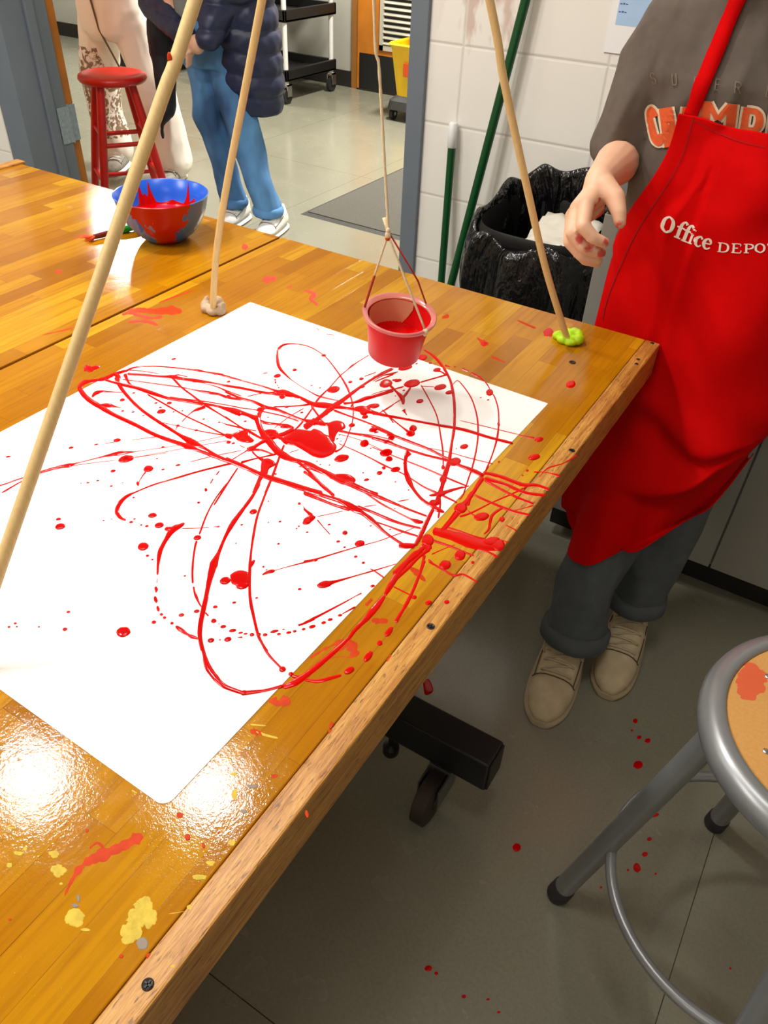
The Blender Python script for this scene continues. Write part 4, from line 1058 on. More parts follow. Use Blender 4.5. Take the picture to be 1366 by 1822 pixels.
# ---------------------------------------------------------------- the student in the red apron
kid = thing('person', 'person in brown-grey tee, long red apron, rolled grey trousers and tan shoes', 'person', (.06, -.08, 0))
KB = MB()
sh = V((-.135, .12, 1.205)); E = dep(1107, 281, 1.41); Wr = dep(1066, 320, 1.215)
KB.chain([((.03, .12, .80), .06), ((.01, .115, .95), .06), ((-.018, .115, 1.10), .082), ((-.02, .115, 1.2), .06), ((-.024, .10, 1.28), .042), ((-.03, .09, 1.33), .042)])
KB.ball((-.018, .115, 1.18), (.13, .055, .05))
head(KB, V((-.03, .06, 1.42)), (-.25, -1, -.45), .95)
KB.chain([(sh, .042), (E, .037)]).chain([(E, .036), (E.lerp(Wr, .3), .037), (E.lerp(Wr, .7), .028), (Wr, .0225)])
def hp(x, y, D): return dep(x, y, D)
palm0 = hp(1060, 338, 1.212)
KB.chain([(Wr, .0225), (palm0, .021)])
mcp = [hp(1043, 364, 1.196), hp(1027, 370, 1.213), hp(1018, 384, 1.231), hp(1017, 400, 1.247)]
for p, r in zip(mcp, (.0125, .0125, .012, .011)): KB.cap(palm0, p, .017, r)
KB.cap(mcp[0], mcp[1], .0115, .0115).cap(mcp[1], mcp[2], .0115, .011).cap(mcp[2], mcp[3], .011, .0105)
KB.cap(palm0, hp(1060, 372, 1.235), .018, .013).cap(hp(1060, 372, 1.235), mcp[3], .014, .011)
KB.chain([(mcp[0], .0122), (hp(1037, 402, 1.186), .0112), (hp(1055, 423, 1.190), .0098), (hp(1075, 432, 1.196), .0084)])
KB.chain([(mcp[1], .0122), (hp(1017, 414, 1.208), .0108), (hp(1037, 440, 1.212), .0096), (hp(1069, 450, 1.218), .0082)])
KB.chain([(mcp[2], .0115), (hp(1013, 430, 1.228), .0103), (hp(1034, 455, 1.232), .0092), (hp(1064, 463, 1.236), .0078)])
KB.chain([(mcp[3], .0105), (hp(1020, 440, 1.248), .0092), (hp(1041, 463, 1.250), .0084), (hp(1062, 469, 1.254), .0070)])
KB.chain([(hp(1074, 332, 1.207), .0195), (hp(1094, 352, 1.196), .0155), (hp(1101, 378, 1.192), .0118), (hp(1103, 397, 1.194), .0092)])
KB.cap(hp(1080, 345, 1.21), hp(1052, 362, 1.215), .013, .012)
# other arm hangs at the far side
s2 = V((.11, .125, 1.2)); e2 = V((.225, .12, .97)); w2 = V((.32, .04, .80))
KB.chain([(s2, .042), (e2, .034), (w2, .022)]); hand_simple(KB, w2, (.1, -.35, -.9), (-.9, -.3, 0), .35, .85)
RL = [((.028, .12, .78), .055), ((.025, .08, .60), .048), ((.018, -.04, .38), .044), ((.012, -.135, .13), .034), ((.012, -.15, .07), .034)]
LL = [((.10, .12, .78), .055), ((.112, .05, .52), .046), ((.108, -.01, .30), .04), ((.10, -.01, .13), .034), ((.102, -.02, .07), .034)]
KB.chain(RL).chain(LL).cap((.015, .12, .8), (.10, .12, .8), .055, .055)
def m_kidskin():
    n = N('student_skin'); c = n.co(); o = V(kid.location)
    def blobm(p, r):
        vm = n.n('VectorMath', _operation='DISTANCE', i0=c, i1=tuple(p - o)); return n.ramp(n.math('DIVIDE', n.math('ADD', vm.outputs['Value'], n.math('MULTIPLY', n.noise(130, 3), .012)), r), (.72, 1.0), (1.15, 0.0))
    mk = None
    for p, r in ((hp(1053, 367, 1.198), .0145), (hp(1064, 357, 1.198), .011), (hp(1099, 398, 1.19), .0135), (hp(1031, 425, 1.20), .015), (hp(1048, 442, 1.20), .0165), (hp(1076, 431, 1.19), .0135), (hp(1070, 452, 1.212), .0155), (hp(1072, 385, 1.235), .02)):
        b = blobm(p, r); mk = b if mk is None else n.math('MAXIMUM', mk, b)
    base = n.mix(n.noise(25, 3), lin((236, 190, 158)), lin((228, 174, 142)))
    n.bump(n.noise(300, 2), .12, .0006)
    return n.p(Base__Color=n.mix(n.math('MULTIPLY', mk, .85), base, lin((198, 24, 36))), Roughness=.5, Subsurface__Weight=.1, Subsurface__Scale=.008)
kb = link('body', KB, m_kidskin(), kid); remesh(kb, .0028, 4)
hairdo('hair', V((-.03, .06, 1.42)), (-.25, -1, -.1), .95, kid)
# tee
SB = MB()
def ell(c, rx, ry, n=28, e=2.4): 
    o = []
    for i in range(n):
        t = 2 * pi * i / n; o.append(V((c[0] + rx * math.copysign(abs(cos(t)) ** (2 / e), cos(t)), c[1] + ry * math.copysign(abs(sin(t)) ** (2 / e), sin(t)), c[2])))
    return o
SB.rings([ell((.022, .118, .80), .150, .083), ell((.02, .108, .86), .160, .080), ell((.005, .108, .95), .155, .082), ell((-.01, .118, 1.05), .150, .09), ell((-.018, .117, 1.14), .155, .094), ell((-.02, .12, 1.20), .150, .082), ell((-.022, .117, 1.238), .122, .068), ell((-.024, .110, 1.262), .070, .055), ell((-.026, .106, 1.272), .056, .048)])
hem = dep(1104, 259, 1.385)
SB.chain([((-.09, .12, 1.2), .066), (sh, .062), (sh.lerp(hem, .55), .062), (hem, .055)])
SB.chain([((.06, .122, 1.2), .066), (s2, .060), (s2.lerp(e2, .6), .058)])
SB.cap((-.115, .10, .86), (-.10, .09, .80), .035, .03)
def cloth(amp, s, ridx=1.0, o=(0, 0, 0)):
    def f(p, n):
        q = V((p.x * ridx, p.y, p.z * .55)); a = nz(q, s, o); b = nz(q, s * 2.3, o); return n * amp * ((1 - abs(a) * 2.2) * .7 + b * .5 - .3)
    return f
M_tee = plain('brown_grey_cotton', (96, 86, 78), .9, var=.12, nscale=60, bump=.3, bscale=900)
tee = link('tee_shirt', SB, M_tee, kid); remesh(tee, .005, 7, cloth(.009, 11, 1.4))
dg = bpy.context.evaluated_depsgraph_get(); dg.update()
def bvh(o):
    w = WL[o.name]; me = o.data; return BVHTree.FromPolygons([v.co + w for v in me.vertices], [tuple(p.vertices) for p in me.polygons])
BT = bvh(tee); kid_trees = [BT]
# trousers
PB = MB()
PB.rings([ell((.055, .12, .66), .120, .076), ell((.05, .12, .72), .128, .08), ell((.045, .12, .80), .13, .078), ell((.04, .12, .90), .12, .07)])
PB.chain([((.036, .115, .72), .066), ((.030, .075, .58), .066), ((.018, -.055, .38), .068), ((.018, -.135, .22), .066), ((.022, -.165, .125), .066)])
PB.chain([((.112, .115, .72), .072), ((.118, .06, .52), .070), ((.118, -.01, .36), .066), ((.112, -.02, .22), .060), ((.108, -.025, .15), .058)])
M_trs = plain('grey_denim', (84, 90, 94), .85, var=.15, nscale=40, bump=.3, bscale=700)
tr = link('trousers', PB, M_trs, kid); remesh(tr, .006, 6, cloth(.012, 10, .8, (3, 1, 5)))
kid_trees.append(bvh(tr))
CB = MB()
def cuff(c, r, ax_, h=.036):
    q = V(ax_).normalized().to_track_quat('Z', 'Y').to_matrix()
    CB.lathe([(r - .006, -h / 2), (r + .001, -h / 2 - .003), (r + .007, -h / 2 + .002), (r + .009, 0), (r + .007, h / 2 - .002), (r + .001, h / 2 + .002), (r - .008, h / 2)], c, 44, q, cap=False)
cuff(V((.024, -.172, .105)), .064, (-.02, .25, 1)); cuff(V((.108, -.027, .135)), .057, (-.05, .1, 1))
co_ = link('rolled_cuffs', CB, M_trs, kid, smooth=True, solid=.003)
for v in co_.data.vertices: v.co += V((1, 1, .6)) * .004 * nz(v.co, 22)
# shoes
M_suede = plain('tan_suede', (204, 186, 152), .85, var=.16, nscale=45, bump=.5, bscale=500); M_sole = plain('tan_rubber_sole', (186, 168, 136), .7, var=.12, nscale=40)
M_lace = plain('tan_lace', (190, 174, 142), .8, var=.1); M_seam = plain('dark_seam', (92, 74, 52), .9)
def shoe(par, toe, heel, wd, msu=M_suede, mso=M_sole, mla=M_lace, hi=.085, laces=4, z0=0.0):
    toe, heel = V(toe), V(heel); d = (toe - heel); L = d.length; d.normalize(); r = V((d.y, -d.x, 0)); up = V((0, 0, 1))
    W_ = lambda t: wd / 2 * (.72 + .28 * math.sin(pi * min(1, max(0, t)) * .9 + .1)) * (1 if t < .72 else math.sqrt(max(.0, 1 - ((t - .72) / .285) ** 2.3))) * (1 if t > .12 else math.sqrt(max(0.02, 1 - ((.12 - t) / .125) ** 2)))
    def Hh(t): return hi * (1.0 if t < .28 else 1.0 - .52 * ((t - .28) / .42) ** .9 if t < .70 else .48 * math.sqrt(max(.05, 1 - ((t - .70) / .31) ** 2.2)))
    sole, upr = [], []
    ts = [.0, .012, .04, .1, .2, .3, .4, .5, .6, .7, .78, .85, .91, .955, .985, .998]
    for t in ts:
        w = W_(t) + .004; c = heel + d * L * t
        sole.append([c + r * w * 1.0 + up * (z0 + .004), c + r * w + up * (z0 + .024), c - r * w + up * (z0 + .024), c - r * w + up * (z0 + .004), c - r * w * .8 + up * z0, c + r * w * .8 + up * z0])
        w = W_(t) * .97; h = Hh(t); row = []
        for k in range(15):
            a = pi * k / 14; row.append(c + r * w * math.copysign(abs(cos(a)) ** .75, cos(a)) + up * (z0 + .020 + h * abs(sin(a)) ** .8))
        upr.append(row)
    s_ = link('shoe', MB().rings(upr), msu, par, smooth=True, sub=1)
    for v in s_.data.vertices: v.co += V((1, 1, 1)) * .003 * nz(v.co, 30)
    link('sole', MB().rings(sole), mso, s_, smooth=60, sub=1)
    def top(t, u):
        a = pi / 2 - u; w = W_(t) * .97; c = heel + d * L * t; return c + r * w * math.copysign(abs(cos(a)) ** .75, cos(a)) * 1.0 + up * (z0 + .020 + Hh(t) * abs(sin(a)) ** .8 + .003)
    lm = MB(); n = laces
    for i in range(n):
        t = .36 + .26 * i / max(1, n - 1); lm.tube([top(t, -.62), top(t + .004, -.3), top(t + .006, 0), top(t + .004, .3), top(t, .62)], .0026, 8)
        if i < n - 1: lm.tube([top(t, -.5), top(t + .04, 0.0), top(t + .085, .5)], .0022, 8)
    lm.tube([top(.38, 0), top(.33, .5), top(.40, .95), top(.46, .8)], .0022, 8).tube([top(.38, 0), top(.33, -.5), top(.42, -.95)], .0022, 8)
    link('laces', lm, mla, s_, smooth=True)
    sm = MB(); sm.tube([top(.66, u) for u in (-1.15, -.9, -.6, -.3, 0, .3, .6, .9, 1.15)], .0013, 6); sm.tube([top(t, .95) for t in (.66, .6, .5, .4, .3)], .0012, 6).tube([top(t, -.95) for t in (.66, .6, .5, .4, .3)], .0012, 6)
    link('seam', sm, M_seam, s_, smooth=True)
    return s_
shoe(kid, (.043, -.372, 0), (.004, -.105, 0), .104); shoe(kid, (.136, -.225, 0), (.104, .035, 0), .100)
# ---- apron: a draped sheet described by control points, then pushed clear of the tee
AG = [
 [(1219, 194, .06), (1255, 208, .03), (1300, 226, .02), (1366, 238, .01), (1430, 256, .03), (1478, 285, .07)],
 [(1186, 285, .06), (1235, 300, .02), (1290, 316, .0), (1360, 330, -.01), (1440, 350, .02), (1500, 372, .08)],
 [(1104, 412, .09), (1160, 420, .03), (1230, 430, .0), (1300, 445, -.02), (1400, 462, .0), (1500, 480, .1)],
 [(1058, 566, .05), (1110, 585, .035), (1180, 605, .0), (1270, 625, -.035), (1370, 640, -.02), (1470, 640, .1)],
 [(1030, 720, .02), (1085, 745, .012), (1165, 770, -.035), (1260, 785, -.06), (1350, 765, -.03), (1440, 720, .1)],
 [(1004, 868, -.03), (1055, 890, -.07), (1125, 895, -.10), (1210, 875, -.10), (1290, 825, -.05), (1372, 762, .05)],
 [(1006, 915, -.06), (1048, 968, -.12), (1095, 978, -.14), (1170, 948, -.12), (1250, 905, -.06), (1330, 812, .03)],
 [(1022, 955, -.08), (1058, 985, -.135), (1098, 981, -.145), (1172, 952, -.125), (1256, 906, -.06), (1338, 812, .03)]]
rows = []
for row in AG:
    out_ = []
    for (x, y, Y) in row:
        out_.append(tuple(ony(x, y, Y)))
    rows.append(out_)
cols = [cr([r[j] for r in rows], 14) for j in range(6)]
grid = [cr([c[i] for c in cols], 14) for i in range(len(cols[0]))]
gv = []; nr, nc = len(grid), len(grid[0])
for i, r in enumerate(grid):
    for j, p in enumerate(r):
        p = V(p); v_ = i / nr; u_ = j / nc; p.y -= .022 * noise.noise(V((u_ * 3.2 + v_ * 1.5, v_ * 4.2, 7))) * min(1, v_ * 4) + .012 * noise.noise(V((u_ * 3 + v_ * 6, v_ * 9 - u_ * 4, 4))) * min(1, v_ * 3)
        fold = 1.7 * .010 * noise.noise(V((u_ * 5 + v_ * 2, v_ * 5, 1))) * (.3 + v_) + 1.6 * .014 * math.exp(-((v_ - .62 - u_ * .10) / .035) ** 2) * (u_ > .15) + 1.5 * .012 * math.exp(-((v_ - .50 - (u_ - .3) * .28) / .03) ** 2) * (u_ > .25) - 1.5 * .010 * math.exp(-((v_ - .56 - (u_ - .3) * .2) / .03) ** 2) * (u_ > .2) + .010 * sin(u_ * 20 + v_ * 4) * v_ * v_
        p.y -= fold * (1 if v_ > .12 else .3)
        for tree in kid_trees:
            hit = tree.ray_cast(V((p.x, p.y - .6, p.z)), V((0, 1, 0)), 1.2)
            if hit[0] is not None and hit[0].y - .008 < p.y: p.y = hit[0].y - .008
        if p.x < .004 and p.y < .006 and p.z > T - TH - .02: p.y = .008 + .001 * (j % 2)
        gv.append(p)
for _ in range(3):      # relax the sheet so it drapes instead of following every crease
    g2 = [q.copy() for q in gv]
    for i in range(1, nr - 1):
        for j in range(1, nc - 1):
            k = i * nc + j; a_ = (gv[k - 1].y + gv[k + 1].y + gv[k - nc].y + gv[k + nc].y) / 4; g2[k].y = min(gv[k].y, gv[k].y * .5 + a_ * .5) if a_ < gv[k].y else gv[k].y
    gv = g2
gf = [(i * nc + j, i * nc + j + 1, (i + 1) * nc + j + 1, (i + 1) * nc + j) for i in range(nr - 1) for j in range(nc - 1)]
M_apr = plain('red_canvas', (206, 0, 2), .8, var=.06, nscale=40, bump=.25, bscale=1400, Specular__IOR__Level=.08)
ap = thing_ap = link('apron', MB().add(gv, gf), M_apr, kid, smooth=True, solid=.0018)
BA = BVHTree.FromPolygons(gv, gf)
def on_surf(x, y, tree, off=.0014):
    d = ray(x, y).normalized(); h = tree.ray_cast(CAM, d, 4)
    if h[0] is None: return None
    n = h[1] if h[1].dot(d) < 0 else -h[1]; return h[0] + n * off
def decal(lines, tree, off=.0014):
    """ribbons of (px, py, width px) laid on a surface"""
    m = MB()
    for L in lines:
        P = cr(L, 8); prev = None
        for i, (x, y, w_) in enumerate(P):
            x0, y0, _ = P[max(i - 1, 0)]; x1, y1, _ = P[min(i + 1, len(P) - 1)]; d = math.hypot(x1 - x0, y1 - y0) or 1; nx, ny = -(y1 - y0) / d * w_ / 2, (x1 - x0) / d * w_ / 2
            a, b, c = on_surf(x + nx, y + ny, tree, off), on_surf(x - nx, y - ny, tree, off), on_surf(x, y, tree, off)
            if a is None or b is None or c is None or (prev is not None and (prev[1] - c).length > .03): prev = None; continue
            if prev is not None:
                k = len(m.v); m.v += prev + [a, c, b]; m.f += [(k, k + 1, k + 4, k + 3), (k + 1, k + 2, k + 5, k + 4)]
            prev = [a, c, b]
    return m
# hem band along the slanting left edge, top hem
hb = []
for L in ([(1236, 200, 1.4), (1208, 292, 1.4), (1130, 420, 1.4), (1086, 520, 1.4), (1072, 568, 1.4)], [(1236, 214, 1.2), (1300, 246, 1.2), (1360, 262, 1.2)]): hb.append(L)
link('stitching', decal(hb, BA, .0024), plain('dark_red_thread', (128, 4, 8), .8), ap, smooth=True)
# strap
def strap(pts, w_):
    m = MB(); rg = []
    P = cr(pts, 8)
    for i, (x, y) in enumerate(P):
        c = on_surf(x, y, BT, .0055)
        if c is None: continue
        x0, y0 = P[max(i - 1, 0)]; x1, y1 = P[min(i + 1, len(P) - 1)]; d = math.hypot(x1 - x0, y1 - y0); nx, ny = -(y1 - y0) / d, (x1 - x0) / d
        a = on_surf(x + nx * w_ / 2, y + ny * w_ / 2, BT, .0055) or c; b = on_surf(x - nx * w_ / 2, y - ny * w_ / 2, BT, .0055) or c
        rg.append([a, c, b])
    return m, rg
sm_, rg = strap([(1230, 204), (1243, 170), (1270, 105), (1297, 40), (1318, -12), (1326, -40)], 27)
if len(rg) > 2: sm_.rings(rg, cap=False, closed=False); link('neck_strap', sm_, M_apr, ap, smooth=True, solid=.002)
sm_, rg = strap([(1462, 275), (1440, 200), (1412, 100), (1390, 20), (1378, -30)], 27)
if len(rg) > 2: sm_.rings(rg, cap=False, closed=False); link('neck_strap', sm_, M_apr, ap, smooth=True, solid=.002)
# lettering: each glyph as strokes in a frame (x along the baseline, y up, cap height 1)
GL = {
 'O': (.80, [[(.40, .02, .10), (.10, .25, .20), (.06, .52, .24), (.14, .82, .18), (.40, .98, .10), (.68, .80, .20), (.74, .5, .24), (.66, .2, .18), (.40, .02, .10)]]),
 'f': (.42, [[(.62, .88, .16), (.48, .99, .10), (.32, .88, .16), (.27, .6, .20), (.27, .06, .20)], [(.05, .62, .09), (.52, .62, .09)], [(.08, .03, .08), (.50, .03, .08)]]),
 'i': (.36, [[(.2, .62, .19), (.2, .06, .19)], [(.04, .62, .08), (.22, .62, .08)], [(.02, .03, .08), (.38, .03, .08)], [(.2, .84, .19), (.2, .93, .19)]]),
 'c': (.50, [[(.46, .5, .14), (.34, .63, .10), (.14, .5, .18), (.10, .32, .22), (.16, .1, .16), (.32, .01, .10), (.48, .12, .08)]]),
 'e': (.56, [[(.12, .33, .08), (.48, .36, .09), (.44, .54, .16), (.30, .63, .09), (.14, .5, .17), (.09, .32, .22), (.16, .1, .16), (.32, .01, .10), (.50, .13, .08)]]),
 'D': (.98, [[(.22, .04, .22), (.22, .96, .22)], [(.04, .97, .08), (.50, .97, .10), (.80, .82, .18), (.88, .5, .24), (.80, .18, .18), (.50, .03, .10), (.04, .03, .08)]]),
 'E': (.88, [[(.22, .04, .22), (.22, .96, .22)], [(.04, .97, .08), (.72, .97, .10), (.76, .72, .08)], [(.04, .03, .08), (.76, .03, .10), (.82, .30, .08)], [(.25, .52, .10), (.56, .52, .12)]]),
 'P': (.86, [[(.24, .04, .22), (.24, .96, .22)], [(.04, .97, .08), (.52, .97, .10), (.76, .84, .20), (.76, .62, .20), (.52, .46, .10), (.26, .46, .10)], [(.04, .03, .08), (.46, .03, .09)]]),
 'T': (.86, [[(.42, .04, .22), (.42, .96, .22)], [(.04, .72, .08), (.08, .95, .10), (.76, .95, .10), (.80, .72, .08)], [(.22, .03, .08), (.62, .03, .09)]]),
 'C': (.62, [[(.52, .74, .2), (.46, .92, .16), (.30, .98, .16), (.14, .85, .2), (.11, .5, .2), (.14, .15, .2), (.30, .02, .16), (.46, .08, .16), (.52, .26, .2)]]),
 'H': (.66, [[(.13, .0, .2), (.13, 1, .2)], [(.52, .0, .2), (.52, 1, .2)], [(.13, .5, .17), (.52, .5, .17)]]),
 'A': (.68, [[(.06, .0, .2), (.31, 1, .2)], [(.58, .0, .2), (.33, 1, .2)], [(.18, .33, .15), (.47, .33, .15)]]),
 'M': (.90, [[(.14, .0, .24), (.14, 1, .24)], [(.76, .0, .24), (.76, 1, .24)], [(.20, .96, .14), (.45, .60, .14)], [(.70, .96, .14), (.45, .60, .14)]]),
 'p': (.68, [[(.13, .0, .2), (.13, 1, .2)], [(.13, .92, .16), (.42, .92, .16), (.55, .8, .2), (.55, .6, .2), (.42, .47, .16), (.13, .47, .16)]]),
 'I': (.34, [[(.15, .0, .2), (.15, 1, .2)]]),
 'o': (.66, [[(.31, .02, .16), (.13, .15, .2), (.11, .5, .2), (.13, .85, .2), (.31, .98, .16), (.49, .85, .2), (.51, .5, .2), (.49, .15, .2), (.31, .02, .16)]]),
 'N': (.70, [[(.13, .0, .2), (.13, 1, .2)], [(.56, .0, .2), (.56, 1, .2)], [(.14, .98, .18), (.55, .02, .18)]]),
 'S': (.62, [[(.52, .76, .2), (.42, .96, .16), (.2, .96, .16), (.1, .76, .2), (.2, .56, .17), (.42, .46, .17), (.52, .26, .2), (.42, .04, .16), (.2, .04, .16), (.1, .24, .2)]]),
 'U': (.66, [[(.13, 1, .2), (.13, .2, .2), (.31, .02, .18), (.50, .2, .2), (.50, 1, .2)]]),
 'R': (.68, [[(.13, .0, .2), (.13, 1, .2)], [(.13, .92, .16), (.42, .92, .16), (.53, .75, .2), (.42, .52, .16), (.13, .52, .16)], [(.35, .5, .18), (.56, .0, .2)]]),
 'B': (.68, [[(.13, .0, .2), (.13, 1, .2)], [(.13, .94, .15), (.42, .94, .15), (.5, .75, .18), (.42, .54, .15), (.13, .54, .15)], [(.42, .5, .15), (.54, .28, .18), (.42, .05, .15), (.13, .05, .15)]]),
 'W': (.94, [[(.08, 1, .18), (.26, .0, .18)], [(.26, .0, .18), (.46, .8, .16)], [(.46, .8, .16), (.66, .0, .18)], [(.66, .0, .18), (.84, 1, .18)]]),
 'L': (.58, [[(.13, 1, .2), (.13, .0, .2)], [(.08, .06, .16), (.5, .06, .16)]]),
 'X': (.66, [[(.13, .0, .2), (.13, 1, .2)], [(.13, .93, .16), (.5, .93, .16)], [(.13, .5, .16), (.45, .5, .16)], [(.13, .07, .16), (.5, .07, .16)]]),
}
def letters(items, grow=0.0, slant=0.0):
    """items: (glyph, x px, y px of the baseline start, cap height px, angle deg, width factor)"""
    out = []
    for g, x, y, h, ang, wf in items:
        ca, sa = cos(R(ang)), sin(R(ang))
        for L in GL[g][1]:
            out.append([(x + (u * wf + v * slant) * h * ca + v * h * sa, y + (u * wf + v * slant) * h * sa - v * h * ca, (w_ + grow) * h) for u, v, w_ in L])
    return out
off_ = [('O', 1175, 411, 29, 17, .86), ('f', 1197, 420, 32, 22, .88), ('f', 1209, 426, 32, 22, .88), ('i', 1222, 431, 29, 22, .95), ('c', 1233, 435, 29, 18, 1.0), ('e', 1248, 440, 29, 14, 1.05),
        ('D', 1276, 447, 16.5, 6, 1.3), ('E', 1300, 449, 16.5, 4, 1.3), ('P', 1322, 450, 16.5, 2, 1.3), ('O', 1343, 450, 16.5, -2, 1.35), ('T', 1366, 449, 16.5, -5, 1.3)]
link('lettering', decal(letters(off_), BA, .0019), plain('white_print', (240, 226, 214), .7, var=.05), ap)['label'] = 'white printed lettering'
cham = [('C', 1166, 258, 66, -14, .40), ('H', 1186, 262, 70, -8, .40), ('A', 1210, 262, 72, 0, .50), ('M', 1240, 254, 76, 6, .96), ('p', 1311, 262, 74, 8, .80), ('I', 1357, 266, 72, 10, .8), ('o', 1382, 270, 70, 12, .8), ('N', 1420, 280, 66, 20, .8), ('S', 1450, 292, 62, 28, .8)]
link('lettering', decal(letters(cham, .10), BT, .0020), plain('cream_print', (226, 206, 176), .8, var=.12, nscale=90), tee)['label'] = 'cream outlines of the lettering'
link('lettering', decal(letters(cham, -.02), BT, .0028), plain('orange_print', (226, 92, 40), .8, var=.14, nscale=120), tee)['label'] = 'orange block lettering'
sup_ = [('S', 1160, 150, 20, -16, .9), ('U', 1196, 152, 20, -6, .9), ('p', 1233, 156, 20, 4, .9), ('X', 1269, 160, 21, 8, .95), ('R', 1304, 165, 21, 8, 1.0), ('B', 1360, 172, 21, 10, 1.0), ('o', 1396, 178, 21, 12, 1.0), ('W', 1425, 186, 21, 16, 1.0), ('L', 1460, 196, 21, 20, 1.0)]
link('lettering', decal(letters(sup_, -.10), BT, .0022), plain('faded_print', (122, 106, 92), .85), tee)['label'] = 'faded small lettering above the orange word'
# ---------------------------------------------------------------- visitor in white printed trousers
vp = thing('person', 'person in loose white trousers with brown flower print, behind the red stool', 'person', (-3.22, 1.78, 0))
VB = MB(); hc = V((-3.25, 1.80, .88))
VB.chain([(hc, .12), ((-3.27, 1.80, 1.1), .10), ((-3.28, 1.80, 1.32), .11), ((-3.28, 1.79, 1.44), .055), ((-3.28, 1.78, 1.5), .05)]).ball((-3.28, 1.80, 1.36), (.18, .08, .06))
head(VB, V((-3.28, 1.76, 1.60)), (.6, -.8, -.3), 1.05)
for q in (-1, 1):
    s_ = V((-3.28 + q * .17, 1.80, 1.36)); e_ = V((-3.27 + q * .24, 1.84, 1.10)); w_ = V((-3.25 + q * .16, 1.66, 1.08)); VB.chain([(s_, .05), (e_, .04), (w_, .027)]); hand_simple(VB, w_, (0, -.3, -1), (-q * .8, -.5, 0), .3)
VB.chain([((-3.37, 1.80, .84), .09), ((-3.43, 1.80, .48), .06), ((-3.43, 1.84, .08), .04)]).chain([((-3.14, 1.80, .84), .09), ((-3.09, 1.82, .48), .06), ((-3.05, 1.86, .08), .04)])
remesh(link('body', VB, M_skin, vp), .008, 4); hairdo('hair', V((-3.28, 1.76, 1.60)), (.6, -.8, 0), 1.05, vp)
def m_floral():
    n = N('white_floral_cotton'); s = n.n('SeparateXYZ'); n.set(s.inputs[0], n.co())
    z = s.outputs[2]; x = s.outputs[0]
    side = n.math('LESS_THAN', x, -.12); band = n.math('MULTIPLY', n.math('GREATER_THAN', z, .17), n.math('LESS_THAN', z, .62))
    a = n.ramp(n.noise(17, 4, rough=.65, dist=1.2), (.42, 0.0), (.47, 1.0)); b = n.ramp(n.noise(44, 3), (.40, 0.0), (.48, 1.0))
    mk = n.math('MULTIPLY', n.math('MULTIPLY', side, band), n.math('MULTIPLY', a, b))
    base = n.mix(n.noise(5, 3), lin((236, 226, 214)), lin((242, 234, 224)))
    return n.p(Base__Color=n.mix(n.math('MULTIPLY', mk, .9), base, lin((118, 84, 52))), Roughness=.85)
VT = MB(); VT.rings([ell((-3.25, 1.80, .665), .14, .12), ell((-3.25, 1.80, .70), .20, .14), ell((-3.25, 1.80, .80), .215, .145), ell((-3.25, 1.80, .92), .20, .135), ell((-3.26, 1.80, 1.0), .17, .12)])
VT.chain([((-3.365, 1.80, .74), .108), ((-3.44, 1.80, .50), .098), ((-3.46, 1.82, .30), .092), ((-3.46, 1.84, .10), .09)]).chain([((-3.13, 1.80, .74), .110), ((-3.08, 1.82, .50), .098), ((-3.05, 1.85, .30), .092), ((-3.03, 1.87, .10), .09)])
vt = link('trousers', VT, m_floral(), vp); remesh(vt, .010, 6, cloth(.014, 7, 1.2))
link('seam', MB().tube([V((-3.235, 1.655, .98)), V((-3.24, 1.650, .85)), V((-3.22, 1.655, .72)), V((-3.17, 1.68, .60)), V((-3.13, 1.700, .5))], .0045, 8), plain('dark_trouser_seam', (110, 92, 70), .9), vp, smooth=True)
M_wtee = plain('white_tee', (230, 228, 222), .85)
wt = MB(); wt.rings([ell((-3.26, 1.80, .98), .185, .13), ell((-3.27, 1.80, 1.15), .165, .12), ell((-3.28, 1.80, 1.34), .185, .11), ell((-3.28, 1.80, 1.42), .12, .08), ell((-3.28, 1.79, 1.45), .065, .06)])
for q in (-1, 1): wt.chain([(V((-3.28 + q * .13, 1.80, 1.36)), .065), (V((-3.27 + q * .21, 1.82, 1.2)), .06)])
remesh(link('tee_shirt', wt, M_wtee, vp), .01, 5, cloth(.008, 8))
M_gsh = plain('grey_sneaker', (150, 146, 136), .7, var=.3, nscale=60); M_wsh = plain('white_sneaker', (238, 236, 232), .6, var=.04)
for tx, ty, hx, hy in ((-3.34, 1.66, -3.46, 1.90), (-2.97, 1.69, -3.06, 1.94)): shoe(vp, (tx, ty, 0), (hx, hy, 0), .10, M_gsh, M_wsh, M_wsh)
